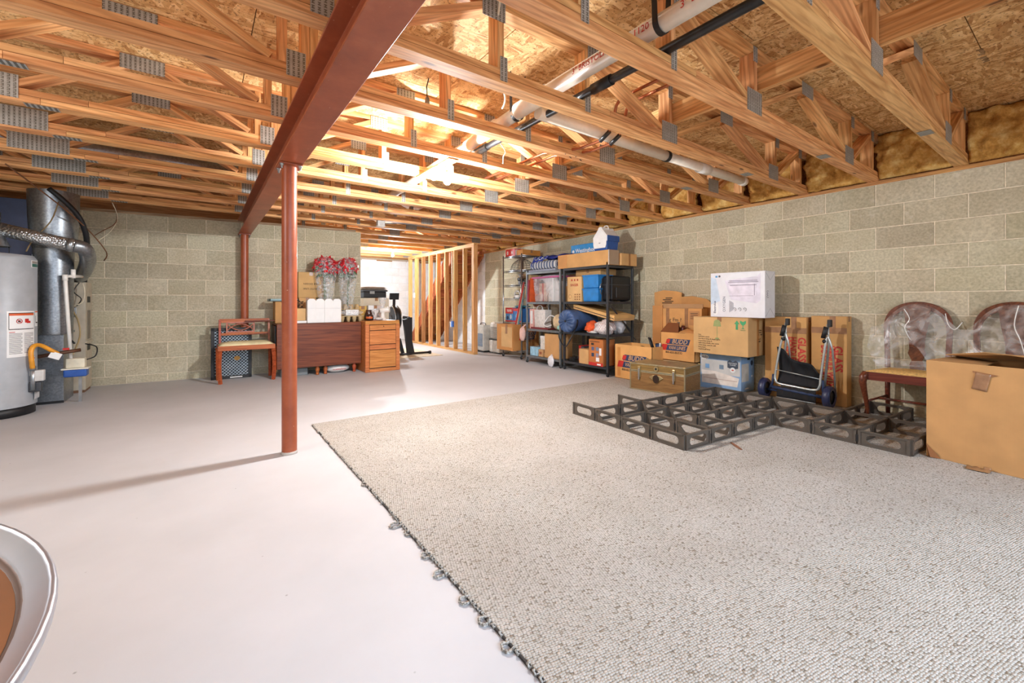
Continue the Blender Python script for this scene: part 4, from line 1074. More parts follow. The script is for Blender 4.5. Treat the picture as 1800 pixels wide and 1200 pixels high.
obj('barrel', MB().tube([(-.05, 0, .14), (.07, -.01, .155), (.09, -.012, .157)], [.035, .042, .045], 18), M_PVCW, t)
obj('barrel_ring', MB().tube([(.085, -.012, .157), (.10, -.014, .158)], .05, 18), plain((206, 196, 180), .4), t)
obj('hopper', MB().lathe([(.022, .17), (.025, .19), (.062, .31), (.068, .34), (.064, .34), (.020, .19)], 22), M_SLEEVE, t, fix=False)
obj('crank', MB().tube([(-.05, 0, .14), (-.08, -.03, .10), (-.08, -.05, .05)], .006, 8), M_STEEL, t)
t = thing('sealed_bag', 'small clear bag of white parts at the foot of the grinder', 'bag', (2.15, 6.36, ZCB))
obj('film', MB().ball((0, 0, .022), 1, 16, 8, lambda d: 1 + .15 * noise.noise(d * 5), (.06, .04, .022)), plain((214, 212, 208), .3), t)
t = carton('box', 'white printed box behind the grinder on the filing cabinet', 2.10, 2.32, 6.70, 6.80, ZCB, .97, M_WHITE)
text(t, 'G.M', .05, '-y', (0, -.052, .15), plain((150, 150, 156), .6))
carton('box', 'yellow tan box standing beside the white printed box', 1.965, 2.085, 6.73, 6.83, ZCB, .96, card((214, 174, 92)))

# ------------------------------------------------------------------ shelving along the right wall
M_SHELF = plain((64, 66, 70), .4, .45); M_SHELFG = plain((120, 124, 126), .35, .6); M_CHROME = plain((164, 168, 172), .28, .85)
def caster(t, x, y, mat):
    obj('caster', MB().lathe([(0, -.011), (.022, -.011), (.025, -.006), (.025, .006), (.022, .011), (0, .011)], 14, Matrix.Translation((x, y, .025)) @ Matrix.Rotation(PI / 2, 4, 'X')), M_BLACK, t)
    obj('caster_fork', MB().box(x - .012, y - .016, .02, x + .012, y - .012, .062).box(x - .012, y + .012, .02, x + .012, y + .016, .062).box(x - .014, y - .016, .058, x + .014, y + .016, .066), mat, t)
def shelf_unit(name, label, x0, x1, y0, y1, levels, top, mat, brace=True):
    t = thing(name, label, 'shelf', ((x0 + x1) / 2, (y0 + y1) / 2, 0)); a, b = (x1 - x0) / 2, (y1 - y0) / 2
    for sx in (-1, 1):
        for sy in (-1, 1):
            x, y = sx * (a - .015), sy * (b - .015)
            obj('post', MB().box(x - .015, y - .015, .062, x + .015, y + .015, top), mat, t, bev=.002); caster(t, x, y, mat)
    for z in levels:
        obj('shelf', MB().box(-a + .002, -b + .031, z - .012, a - .002, b - .031, z - .002), mat, t)
        obj('shelf_rail', MB().box(-a - .002, -b + .03, z - .034, -a + .016, b - .03, z), mat, t)
        obj('shelf_rail', MB().box(a - .016, -b + .03, z - .034, a + .002, b - .03, z), mat, t)
        for sy in (-1, 1): obj('side_rail', MB().box(-a + .03, sy * (b - .015) - .006, z - .034, a - .03, sy * (b - .015) + .006, z), mat, t)
    if brace:
        for sy in (-1, 1):
            for z0, z1 in ((levels[2] - .03, levels[1]),):
                obj('cross_brace', MB().bar((-a + .02, sy * (b - .004), z0), (a - .02, sy * (b - .004), z1), .003, .02, (0, 0, 1)), mat, t)
                obj('cross_brace', MB().bar((-a + .02, sy * (b - .008), z0 + .04), (a + .05, sy * (b - .008), z1 - .1), .003, .012, (0, 0, 1)), mat, t)
    return t
SB = [.135, .575, 1.028, 1.53]
shelf_unit('shelving_unit', 'dark steel four tier shelving unit on casters, nearest the stacked cartons', 4.475, 5.02, 3.975, 4.865, SB, 1.57, M_SHELF)
shelf_unit('shelving_unit', 'lighter grey four tier shelving unit on casters, middle of the three racks', 4.475, 5.0, 4.925, 5.79, [.13, .575, 1.022, 1.518], 1.55, M_SHELFG, False)
x0, x1, y0, y1 = 4.63, 5.10, 6.12, 6.69
t = thing('wire_rack', 'tall chrome wire rack on casters, farthest of the three racks', 'shelf', ((x0 + x1) / 2, (y0 + y1) / 2, 0)); a, b = (x1 - x0) / 2, (y1 - y0) / 2
for sx in (-1, 1):
    for sy in (-1, 1):
        obj('post', MB().tube([(sx * a, sy * b, .06), (sx * a, sy * b, 1.885)], .013, 10), M_CHROME, t); caster(t, sx * a, sy * b, M_CHROME)
for z in (.15, .655, 1.085, 1.335, 1.60, 1.865):
    mb = MB(); mb.tube([(-a, -b, z - .004), (a, -b, z - .004), (a, b, z - .004), (-a, b, z - .004)], .005, 6, closed=True); mb.tube([(-a, -b, z - .03), (a, -b, z - .03), (a, b, z - .03), (-a, b, z - .03)], .004, 6, closed=True)
    for k in range(1, 20): yy = -b + 2 * b * k / 20; mb.tube([(-a, yy, z - .003), (a, yy, z - .003)], .0022, 4)
    for k in range(12):
        yy = -b + 2 * b * (k + .5) / 12; mb.tube([(-a, yy - .02, z - .03), (-a, yy, z - .004), (-a, yy + .02, z - .03)], .002, 4)
    obj('wire_shelf', mb, M_CHROME, t)
# ---- rack contents
def budd(t, face, loc, s):
    """slanted red and navy mover's mark with its lettering"""
    def q(x0, x1, z0, z1): k = .32; return [(s * (x0 + k * z0), s * z0), (s * (x1 + k * z0), s * z0), (s * (x1 + k * z1), s * z1), (s * (x0 + k * z1), s * z1)]
    l = Vector(loc)
    decal(t, 'logo_band', q(-.62, 1.2, .03, .45), face, l, M_NAVY); decal(t, 'logo_band', q(-.62, 1.15, -.45, -.03), face, l, M_NAVY)
    n_ = FACE[face] @ Vector((0, 0, .0009))
    decal(t, 'logo_corner', q(-.98, -.52, -.45, .0), face, l + n_ * .5, M_RED); decal(t, 'logo_corner', q(-.72, -.42, .08, .40), face, l + n_ * .6, M_RED)
    r = FACE[face] @ Vector((1, 0, 0)); u = Vector((0, 0, 1))
    lt = plain((206, 164, 116), .7)
    text(t, 'BUDD', s * .46, face, l + n_ * 1.4 + r * s * .46 + u * s * .235, lt, shear=.3, bold=.0006, sx=1.0)
    text(t, 'VAN LINES', s * .36, face, l + n_ * 1.4 + r * s * .24 + u * s * -.24, lt, shear=.3, bold=.0004, sx=.80)
    text(t, '800-833-BUDD', s * .22, face, l + n_ + r * s * .0 + u * s * -.60, M_INK, bold=.0004)
t = carton('carton', 'taped moving carton with navy logo on the wire rack bottom shelf', 4.46, 5.06, 6.155, 6.655, .1515, .62, card((206, 146, 86)))
budd(t, '-y', (.02, -.2515, .26), .16)
obj('side_panel', MB().box(-.303, -.23, .06, -.3, .1, .42), M_CARD3, t); obj('tape', MB().box(-.3045, -.09, .30, -.303, -.03, .466), M_TAPE, t)
t = carton('box', 'red and blue printed toy box, left of two on the wire rack', 4.66, 4.95, 6.42, 6.66, .656, .915, plain((72, 134, 190), .45), tape=False)
obj('red_header', MB().box(-.1465, -.121, .15, -.145, .121, .259), M_RED, t); text(t, 'TOYS', .06, '-x', (-.147, .0, .2), M_LBL, bold=.002)
obj('red_footer', MB().box(-.1465, -.121, 0, -.145, .121, .025), M_RED, t); decal(t, 'figure_print', disc(.035, 12), '-x', (-.1452, .05, .07), M_NAVY); decal(t, 'figure_print', disc(.03, 12, .045), '-x', (-.1452, -.05, .09), plain((200, 220, 236), .5))
t = carton('box', 'blue printed toy box, right of two on the wire rack', 4.66, 4.95, 6.145, 6.405, .656, .905, plain((52, 110, 178), .45), tape=False)
obj('red_header', MB().box(-.1465, -.13, .20, -.145, .13, .249), M_RED, t); obj('red_footer', MB().box(-.1465, -.13, 0, -.145, .13, .025), M_RED, t)
decal(t, 'figure_print', disc(.05, 12), '-x', (-.1452, .02, .11), plain((96, 176, 214), .5)); decal(t, 'figure_print', disc(.022, 12), '-x', (-.146, -.05, .06), M_RED)
t = thing('folded_bag', 'teal folded bag lying on top of the printed toy boxes', 'bag', (4.80, 6.32, .916))
obj('fabric', MB().ball((0, 0, .022), 1, 16, 8, lambda d: 1 + .15 * noise.noise(d * 3), (.13, .17, .022)), plain((64, 136, 156), .8), t)
t = carton('box', 'red and white long box open on the wire rack top shelf', 4.66, 5.08, 6.36, 6.66, 1.867, 2.0, plain((206, 44, 40), .45), tape=False)
text(t, '0', .09, '-x', (-.2112, .08, .062), M_LBL, bold=.003); text(t, 'H', .08, '-x', (-.2112, -.06, .062), M_LBL, bold=.003)
obj('white_side', MB().box(-.2, -.1515, .01, .2, -.150, .115), M_WHITE, t); obj('red_rim', MB().box(-.21, -.153, .115, .21, -.15, .128), M_RED, t)
carton('carton', 'orange brown carton lying by the red box on the wire rack', 4.68, 5.09, 6.15, 6.34, 1.867, 1.965, card((206, 142, 74)))
t = thing('mesh_food_cover', 'grey wire mesh dome lying on the wire rack', 'food cover', (4.86, 6.40, 1.602))
dm = MB()
for k in range(1, 9):
    a = PI * .5 * k / 9; dm.tube([(.20 * math.cos(a) * math.cos(j * PI / 16), .26 * math.cos(a) * math.sin(j * PI / 16), .22 * math.sin(a)) for j in range(32)], .0032, 4, closed=True)
for j in range(16):
    dm.tube([(.20 * math.cos(b) * math.cos(j * PI / 8), .26 * math.cos(b) * math.sin(j * PI / 8), .22 * math.sin(b)) for b in [PI * .5 * k / 8 for k in range(9)]], .0032, 4)
obj('mesh', dm, plain((126, 122, 112), .4, .6), t); obj('rim', MB().tube([(.19 * math.cos(j * PI / 16), .26 * math.sin(j * PI / 16), .006) for j in range(32)], .006, 6, closed=True), M_CHROME, t)
t = thing('kettle', 'small metal pot with wooden knob on the wire rack', 'pot', (4.84, 6.36, 1.336))
obj('pot', MB().lathe([(0, 0), (.06, 0), (.085, .03), (.09, .09), (.03, .12), (.02, .13), (0, .13)], 18), M_CHROME, t); obj('knob', MB().ball((0, 0, .145), .022, 10, 6), plain((110, 68, 40), .4), t); obj('spout', MB().tube([(.0, .08, .06), (0, .15, .13)], .012, 8), M_CHROME, t)
t = thing('coffee_grinder', 'dark cast meat grinder clamped pieces in front of the metal pot', 'grinder', (4.72, 6.27, 1.336))
obj('body', MB().tube([(0, -.06, .10), (0, .05, .10)], .035, 12), M_DKGREY, t); obj('foot', MB().box(-.03, -.03, 0, .03, .03, .07), M_DKGREY, t, bev=.006); obj('funnel', MB().lathe([(.02, .13), (.05, .19)], 14), M_CHROME, t); obj('handle', MB().tube([(0, -.06, .1), (-.02, -.12, .13), (-.03, -.12, .19)], .009, 8), plain((120, 74, 46), .5), t)
t = thing('clothes_iron', 'white electric iron lying on the wire rack', 'iron', (4.73, 6.38, 1.087))
obj('sole', MB().prism([(-.05, -.11), (.05, -.11), (.055, .0), (.03, .09), (0, .14), (-.03, .09), (-.055, .0)], .012), M_STEEL, t)
obj('housing', MB().prism([(-.045, -.10), (.045, -.10), (.05, .0), (.025, .08), (0, .12), (-.025, .08), (-.05, .0)], .05, Matrix.Translation((0, 0, .012))), M_WHITE, t, bev=.012)
obj('handle', MB().tube(wire(0, 0, [(0, .08, .06), (0, .06, .12), (0, -.04, .13), (0, -.09, .06)], 0, 0), .014, 8), M_WHITE, t); obj('dark_insert', MB().box(-.015, -.04, .06, .015, .05, .075), M_BLACK, t)
t = thing('box', 'beige box behind the iron on the wire rack', 'box', (4.95, 6.30, 1.087))
obj('body', MB().box(-.1, -.16, 0, .1, .16, .20), card((214, 196, 160)), t, bev=.004); obj('lid', MB().box(-.103, -.163, .17, .103, .163, .206), card((222, 204, 170)), t, bev=.004)
t = thing('box', 'tan box behind the metal pot on the wire rack', 'box', (4.97, 6.36, 1.336))
obj('body', MB().box(-.09, -.19, 0, .09, .19, .20), card((214, 186, 140)), t, bev=.004); obj('lid', MB().box(-.093, -.193, .17, .093, .193, .206), card((222, 196, 150)), t, bev=.004)
# ---- humidifiers by the partition
t = thing('dehumidifier', 'slim pale grey dehumidifier with a blue grille by the partition end', 'appliance', (4.70, 7.52, 0))
obj('body', MB().box(-.09, -.16, .03, .12, .17, .55), plain((196, 196, 190), .45), t, bev=.02); obj('grille', MB().box(-.094, -.12, .12, -.088, .13, .38), plain((124, 140, 158), .6), t)
for k in range(7): obj('slat', MB().box(-.098, -.12, .14 + .034 * k, -.094, .13, .146 + .034 * k), plain((150, 160, 172), .5), t)
obj('foot', MB().box(-.08, -.15, 0, .11, .16, .03), M_BLACK, t); obj('handle', MB().tube(wire(0, 0, [(0, -.1, .545), (0, -.08, .585), (0, .08, .585), (0, .1, .545)], 0, 0), .008, 6), M_DKGREY, t)
t = thing('humidifier', 'white louvred humidifier with rounded top beside the slim grey one', 'appliance', (4.86, 7.13, 0))
obj('tank', MB().box(-.16, -.18, .02, .16, .18, .27), plain((216, 214, 206), .4), t, bev=.03); obj('head', MB().box(-.15, -.17, .28, .15, .17, .62), plain((222, 220, 212), .4), t, bev=.05, seg=4)
for k in range(8): obj('louvre', MB().box(-.158, -.12, .32 + .027 * k, -.148, .12, .334 + .027 * k), plain((150, 150, 146), .5), t)
obj('seam', MB().box(-.155, -.175, .262, .155, .175, .285), M_DKGREY, t); 
for sx in (-1, 1): obj('caster', MB().ball((sx * .11, -.12, .012), .012, 8, 6), M_BLACK, t); obj('caster', MB().ball((sx * .11, .12, .012), .012, 8, 6), M_BLACK, t)

# ---- grey shelving: contents
z = 1.5185
t = thing('seat_cushion', 'blue and white striped cushion pad on the grey shelving top', 'cushion', (4.66, 5.40, z))
M_STRIPE = NT('striped_ticking')
def _st():
    n = M_STRIPE; v = n.coord((1, 1, 1), False); wv = n.n('TexWave', bands_direction='Y'); wv.inputs['Scale'].default_value = 4.6; n.l(v, wv.inputs['Vector'])
    w2 = n.n('TexWave', bands_direction='Y'); w2.inputs['Scale'].default_value = 13.8; n.l(v, w2.inputs['Vector'])
    c = n.mix(n.ramp(wv.outputs[0], [(.42, (0, 0, 0)), (.5, (255, 255, 255))]), (70, 84, 118), (222, 222, 216))
    return n.set(n.mix(n.ramp(w2.outputs[0], [(.2, (255, 255, 255)), (.3, (0, 0, 0))]), c, (110, 122, 148)), .85)
M_STRIPE = _st()
obj('pad', MB().box(-.17, -.33, .035, .17, .33, .175), M_STRIPE, t, bev=.055, seg=5); obj('lower_pad', MB().box(-.18, -.34, 0, .18, .34, .036), plain((150, 156, 172), .85), t, bev=.015, seg=3)
t = thing('folding_chair_bag', 'royal blue folded canvas chair lying on the striped cushion', 'folding chair', (4.72, 5.28, z + .178))
M_BLUE = plain((36, 52, 134), .7, amt=.15)
def canv(u, v):
    x = -.16 + .34 * v; y = -.42 + .80 * u
    return (x, y, .035 + .055 * math.sin(PI * v) ** .5 * (1 + .25 * noise.noise(Vector((x * 9, y * 7, 1)))) + .012 * math.sin(y * 22))
obj('canvas', MB().grid(canv, 24, 10), M_BLUE, t, solid=.02)
obj('sling_flap', MB().grid(lambda u, v: (-.17 - .05 * v, .0 + .38 * u, .07 - .11 * v * (.4 + .6 * u) + .012 * math.sin(u * 14)), 14, 8), plain((48, 66, 156), .7), t, solid=.004)
for k in range(3): obj('frame_tube', MB().tube(wire(0, 0, [(-.19, .02 + .11 * k, .06), (-.21, .05 + .11 * k, .02), (-.20, .11 + .11 * k, .035), (-.17, .12 + .11 * k, .08)], 0, 0), .006, 6), plain((190, 200, 210), .3, .5), t)
obj('hanging_strap', MB().tube(wire(0, 0, [(-.2, .33, .04), (-.23, .37, -.05), (-.22, .33, -.10), (-.22, .26, -.06), (-.2, .24, .02)], 0, 0), .009, 6), M_BLUE, t)
t = thing('storage_tote', 'clear plastic tote with a magenta lid on the grey shelving', 'tote', (4.72, 5.33, 1.0225))
M_TOTE = film('tote_plastic', (232, 232, 234), .34, .3, 3)
def taper(hx, hy, h, k):
    return MB().add([(sx * hx * kk, sy * hy * kk, zz) for zz, kk in ((0, k), (h, 1)) for sx, sy in ((-1, -1), (1, -1), (1, 1), (-1, 1))], [(0, 3, 2, 1), (0, 1, 5, 4), (1, 2, 6, 5), (2, 3, 7, 6), (3, 0, 4, 7)])
obj('tub', taper(.20, .335, .385, .9), M_TOTE, t, bev=.02); obj('lid', MB().box(-.215, -.345, .385, .215, .345, .415), plain((178, 76, 130), .4), t, bev=.008)
obj('lid_dome', MB().ball((0, 0, .415), 1, 20, 8, None, (.18, .30, .035)), plain((224, 214, 220), .35), t)
TT = t
t = thing('paper_stack', 'white paper bundle inside the clear tote, nearer the dark rack', 'papers', (4.71, 5.21, 1.031)); obj('sheets', MB().box(-.11, -.14, 0, .11, .14, .325), plain((226, 220, 214), .8, amt=.12, scale=9), t); obj('band', MB().box(-.112, -.03, -.0, -.108, .03, .326), plain((170, 190, 180), .6), t)
t = thing('paper_stack', 'pinkish paper bundle inside the clear tote, farther end', 'papers', (4.705, 5.48, 1.031)); obj('sheets', MB().box(-.115, -.10, 0, .115, .10, .30), plain((214, 180, 164), .8, amt=.25, scale=9), t); obj('band', MB().box(-.117, -.02, 0, -.113, .02, .301), plain((190, 90, 80), .6), t)
t = TT
obj('corner_rib', MB().bar((-.19, -.18, .01), (-.205, -.19, .38), .012, .01, (0, 1, 0)), M_WHITE, t)
t = carton('box', 'tan printed box between the magenta tote and the black post', 4.60, 4.85, 4.94, 4.985, 1.0225, 1.27, M_CARD3, tape=False)
for k in range(5): decal(t, 'print_mark', rect(.02, .018), '-x', (-.1258, .0, .03 + .045 * k), plain((150, 92, 52), .8))
for k, (c, dx_) in enumerate((((214, 92, 44), 0), ((178, 60, 76), -.02), ((196, 200, 196), .02))):
    t = thing('picture_folder', ['orange', 'crimson', 'pale grey'][k] + ' flat folder leaning at the tote end on the grey shelving', 'folder', (4.57 + dx_, 5.705 + .022 * k, 1.0225))
    obj('board', MB().box(-.09, -.008, 0, .12, .008, .40 - .03 * k), plain(c, .6), t, rot=(.06, 0, 0)); obj('spine', MB().box(-.095, -.010, 0, -.09, .010, .40 - .03 * k), plain([q * .8 for q in c], .6), t, rot=(.06, 0, 0))
t = thing('gift_bag', 'white paper gift bag with handles on the grey shelving lower tier', 'bag', (4.62, 5.52, .592))
obj('bag', taper(.07, .14, .30, .92), plain((226, 222, 216), .7, amt=.06, scale=30), t)
for sx in (-1, 1): obj('handle', MB().tube(wire(0, 0, [(sx * .07, -.07, .28), (sx * .06, -.05, .36), (sx * .06, .05, .36), (sx * .07, .07, .28)], 0, 0), .006, 6), M_WHITE, t)
t = thing('tray', 'dark red shallow tray under the white gift bag', 'tray', (4.64, 5.48, .576))
obj('base', MB().box(-.13, -.22, 0, .15, .2, .015), plain((126, 30, 34), .5), t, bev=.004); obj('lip', MB().box(-.14, -.23, .0, -.13, .21, .03), plain((126, 30, 34), .5), t)
t = thing('gift_bag', 'tall pink paper bag at the far end of the grey shelving lower tier', 'bag', (4.62, 5.72, .576))
obj('bag', taper(.08, .055, .33, .95), plain((224, 170, 160), .7, amt=.12), t); obj('white_panel', MB().box(-.0815, -.03, .08, -.078, .03, .30), M_WHITE, t); obj('handle', MB().tube(wire(0, 0, [(-.03, 0, .33), (-.02, 0, .39), (.02, 0, .39), (.03, 0, .33)], 0, 0), .005, 6), M_WHITE, t)
t = thing('tote_bag', 'beige cloth bag with white loop handles on the grey shelving lower tier', 'bag', (4.62, 5.09, .576))
obj('sack', MB().ball((0, 0, .13), 1, 18, 10, lambda d: 1 + .15 * noise.noise(d * 3), (.12, .12, .13)), plain((214, 190, 152), .9, amt=.1), t)
obj('handle', MB().tube(wire(0, 0, [(-.08, .02, .20), (-.10, .12, .23), (-.10, .24, .14), (-.10, .28, .08), (-.10, .2, .05), (-.1, .1, .08)], 0, 0), .010, 6), M_WHITE, t)
t = thing('cloth_bundle', 'pale aqua cloth bundle by the beige bag on the grey shelving', 'cloth', (4.56, 5.0, .576))
obj('fabric', MB().ball((0, 0, .045), 1, 16, 8, lambda d: 1 + .2 * noise.noise(d * 3), (.07, .06, .045)), plain((150, 206, 196), .9), t)
t = thing('wicker_basket', 'brown wicker basket hanging under the middle tier of grey shelving', 'basket', (4.64, 5.62, .945))
wb = MB()
for k in range(7): wb.tube([((.07 + .004 * k) * math.cos(j * PI / 10), (.12 + .004 * k) * math.sin(j * PI / 10), .006 * k + .002 * math.sin(j * 2.2)) for j in range(20)], .005, 5, closed=True)
obj('weave', wb, plain((136, 78, 50), .7, amt=.2), t)
for sx in (-1, 1): obj('hook', MB().tube([(sx * .08, 0, .03), (sx * .08, 0, .062)], .004, 6), M_CHROME, t)
z = .1305
t = carton('carton', 'tall plain carton on the grey shelving bottom tier', 4.50, 4.78, 4.98, 5.33, z, .515, card((206, 158, 104)))
t = thing('tissue_box', 'white patterned carton behind the tall plain carton, bottom tier', 'box', (4.66, 5.42, z)); obj('body', MB().box(-.12, -.07, 0, .1, .07, .33), plain((224, 222, 214), .7, amt=.1, scale=40), t, bev=.004); obj('flap', MB().box(-.122, -.072, .30, .102, .072, .336), M_WHITE, t)
t = carton('box', 'small light blue box on the grey shelving bottom tier', 4.50, 4.68, 5.51, 5.71, z, .275, plain((158, 202, 224), .6, amt=.12))
t = carton('box', 'small brown printed box between the blue box and plain carton', 4.495, 4.60, 5.375, 5.48, z, .245, card((206, 160, 112))); decal(t, 'print_mark', rect(.06, .04), '-x', (-.0528, 0, .06), plain((150, 84, 52), .7))
t = thing('plastic_bag', 'crumpled white plastic bag hanging over the bottom shelf edge', 'bag', (4.45, 5.12, .005))
obj('film', MB().ball((0, 0, .09), 1, 16, 10, lambda d: 1 + .3 * noise.noise(d * 3), (.028, .07, .085)), plain((226, 226, 230), .3), t); obj('neck', MB().tube([(0, 0, .15), (.04, .02, .18)], .02, 8), plain((226, 226, 230), .3), t)
t = thing('pink_bag', 'crumpled pale pink sack hanging at the far end of the grey shelving', 'bag', (4.44, 5.84, .37)); obj('sack', MB().ball((0, 0, .11), 1, 16, 10, lambda d: 1 + .2 * noise.noise(d * 3), (.05, .06, .12)), plain((226, 186, 174), .7), t); obj('tie', MB().tube([(0, -.0, .22), (.05, -.03, .27)], .012, 8), plain((226, 186, 174), .7), t)
for k, (c, nm) in enumerate((((206, 70, 64), 'red'), ((226, 196, 170), 'cream'), ((96, 164, 178), 'teal'))):
    t = thing('gift_wrap_board', nm + ' gift wrap board leaning out over the carton between the racks', 'gift wrap', (4.535 + .028 * k, 6.168, .6215), 0, 'gift wrap boards between the racks')
    obj('board', MB().bar((0, .0, .0), (0, -.24 + .03 * k, .74 - .04 * k), .026, .012, (0, 1, 0)), plain(c, .6), t); obj('end_band', MB().bar((0, (-.24 + .03 * k) * .9, (.74 - .04 * k) * .9), (0, (-.24 + .03 * k) * .99, (.74 - .04 * k) * .99), .030, .014, (0, 1, 0)), plain([q * .85 for q in c], .6), t)

# ---- dark shelving: contents
zt4 = 1.5315
t = thing('long_carton', 'long tan carton lying across the top of the dark shelving', 'box', (4.575, 4.42, zt4))
obj('body', MB().box(-.10, -.465, 0, .10, .50, .205), card((214, 164, 104)), t, bev=.004)
obj('end_panel', MB().box(-.098, -.467, .003, .098, -.464, .202), card((168, 146, 122)), t); obj('sleeve', MB().box(-.103, .36, -.0, .10, .56, .206), card((208, 152, 94)), t, bev=.003); obj('edge_tape', MB().box(-.1015, -.466, .0, -.092, -.455, .206), plain((190, 190, 186), .3), t)
t = carton('carton', 'small taped carton behind the long carton on the dark shelving', 4.70, 5.03, 3.93, 4.12, zt4, 1.70, M_CARD, seam='x'); obj('tape_strip', MB().box(-.01, -.097, .0, .025, -.0955, .168), plain((150, 104, 62), .3), t)
t = carton('box', 'bright blue printed box behind the long carton on the dark shelving', 4.70, 4.90, 4.36, 4.93, zt4, 1.90, plain((40, 140, 206), .4), tape=False)
text(t, 'Westinghouse', .085, '-x', (-.101, -.06, .275), M_LBL, bold=.001); obj('end_panel', MB().box(-.099, -.287, .003, .099, -.2845, .36), M_NAVY, t); decal(t, 'emblem', disc(.025, 16), '-x', (-.1008, .23, .27), M_LBL)
t = thing('cooler', 'blue and white hard cooler with tent shaped lid on the long carton', 'cooler', (4.60, 4.12, zt4 + .2055))
a, b = .125, .125
obj('tub', taper(.12, .125, .13, .92), plain((30, 78, 150), .35), t, bev=.012)
mm = Matrix(((0, 1, 0, 0), (1, 0, 0, 0), (0, 0, 1, 0), (0, 0, 0, 1)))
hpoly = [(-.128, .12), (.128, .12), (.132, .19), (.045, .285), (.025, .325), (-.025, .325), (-.045, .285), (-.132, .19)]
mm = Matrix(((0, 0, 1, -.125), (1, 0, 0, 0), (0, 1, 0, 0), (0, 0, 0, 1)))
obj('lid', MB().prism(hpoly, .25, mm), M_WHITE, t, bev=.012); obj('blue_side', MB().box(-.122, -.137, .12, .122, -.129, .20), plain((30, 78, 150), .35), t, bev=.003)
fp = [(-.10, .03), (.10, .03), (.118, .075), (.122, .18), (.02, .29), (-.02, .29), (-.122, .18), (-.118, .075)]
obj('white_front', MB().prism(fp, .006, Matrix(((0, 0, 1, -.131), (1, 0, 0, 0), (0, 1, 0, 0), (0, 0, 0, 1)))), M_WHITE, t, bev=.002); decal(t, 'badge', rect(.03, .01), '-x', (-.1312, 0, .10), M_STEEL)
obj('handle', MB().tube(wire(0, 0, [(-.0, -.045, .30), (0, -.03, .345), (0, .03, .345), (0, .045, .30)], 0, 0), .008, 6), M_WHITE, t)
z3 = 1.0285
t = carton('carton', 'tan sewing machine carton with red print on the dark shelving', 4.50, 4.80, 4.50, 4.80, z3, 1.40, M_CARD3, tape=False)
for k in range(3): decal(t, 'print_mark', rect(.028, .028), '-x', (-.1508, .05 - .06 * k, .32), plain((170, 60, 44), .7))
text(t, 'SINGER', .05, '-x', (-.1506, 0, .245), plain((170, 60, 44), .7), bold=.001)
for k in range(9): decal(t, 'print_mark', rect(.025, .018), '-x', (-.1508, -.02 - .045 * (k % 3), .035 + .035 * (k // 3)), plain((140, 90, 50), .7))
obj('ring_mark', MB().tube([(-.1505, .09 + .03 * math.cos(k * PI / 8), .075 + .03 * math.sin(k * PI / 8)) for k in range(16)], .002, 4, closed=True), plain((140, 90, 50), .7), t)
t = carton('carton', 'flat carton lying on the sewing machine carton and blue bins', 4.62, 4.95, 4.24, 4.74, 1.4155, 1.50, M_CARD, seam='x')
M_BIN = plain((40, 126, 196), .4)
for k in range(2):
    t = thing('storage_bin', ['lower of two stacked sky blue storage bins', 'upper of two stacked sky blue storage bins'][k] + ' on the dark shelving', 'bin', (4.655, 4.33, z3 + .193 * k), 0, 'sky blue storage bins')
    obj('tub', taper(.155, .15, .175, .94), M_BIN, t, bev=.012); obj('rim', MB().box(-.162, -.157, .170, .162, .157, .190), M_BIN, t, bev=.006)
t = thing('suitcase', 'black wheeled suitcase standing on the dark shelving', 'suitcase', (4.72, 4.09, z3))
obj('shell', MB().box(-.14, -.085, .012, .28, .085, .36), plain((22, 22, 24), .45), t, bev=.03, seg=4); obj('front_pocket', MB().box(-.05, -.098, .05, .22, -.083, .20), plain((30, 30, 32), .5), t, bev=.008)
obj('zip_band', MB().box(-.142, -.087, .23, .282, .087, .24), M_DKGREY, t); obj('pull', MB().tube(wire(0, 0, [(-.14, -.02, .1), (-.165, -.02, .12), (-.165, -.02, .24), (-.14, -.02, .26)], 0, 0), .009, 8), M_DKGREY, t)
for sx in (-.08, .22): obj('foot', MB().box(sx - .02, -.05, 0, sx + .02, .05, .014), M_DKGREY, t)
t = thing('carry_bag', 'dark grey soft bag squeezed between suitcase and blue bins', 'bag', (4.68, 4.19, 1.0285)); 
o = None
obj('fabric', MB().box(-.10, -.012, 0, .15, .0, .33), plain((54, 54, 56), .8), t, bev=.004); obj('handle', MB().tube(wire(0, 0, [(-.1, -.006, .1), (-.125, -.006, .14), (-.125, -.006, .22), (-.1, -.006, .26)], 0, 0), .007, 6), M_STEEL, t)
z2 = .5755
t = thing('sleeping_bag', 'rolled navy blue drawstring sack sticking out of the dark shelving', 'bag', (4.36, 4.66, z2 + .168))
M_NYL = plain((64, 88, 128), .5, amt=.15, scale=6)
def sk(u, v):
    a = 2 * PI * u; L = v
    if v < .25:
        k = v / .25; r = .168 * math.sin(k * PI / 2) ** .8; x = -.055 * math.cos(k * PI / 2) + .03 * (1 - k) ** 3
        r *= 1 + .04 * math.sin(a * 17) * (1 - k * .6); x += .03 * math.sin(a * 15) * (1 - k) ** .7 * min(1, k * 3)
    else:
        k = (v - .25) / .75; r = .168 * (1 - .10 * k) * (1 + .03 * noise.noise(Vector((math.cos(a) * 2, math.sin(a) * 2, k * 4)))); x = .50 * k
    return (x, r * math.cos(a) * .98, r * math.sin(a))
obj('sack', MB().grid(sk, 68, 26), M_NYL, t); obj('end_cap', MB().lathe([(0, .5), (.15, .5)], 24, Matrix.Rotation(PI / 2, 4, 'Y')), M_NYL, t)
obj('drawstring_knot', MB().ball((-.03, 0, 0), .018, 10, 6), M_BLACK, t)
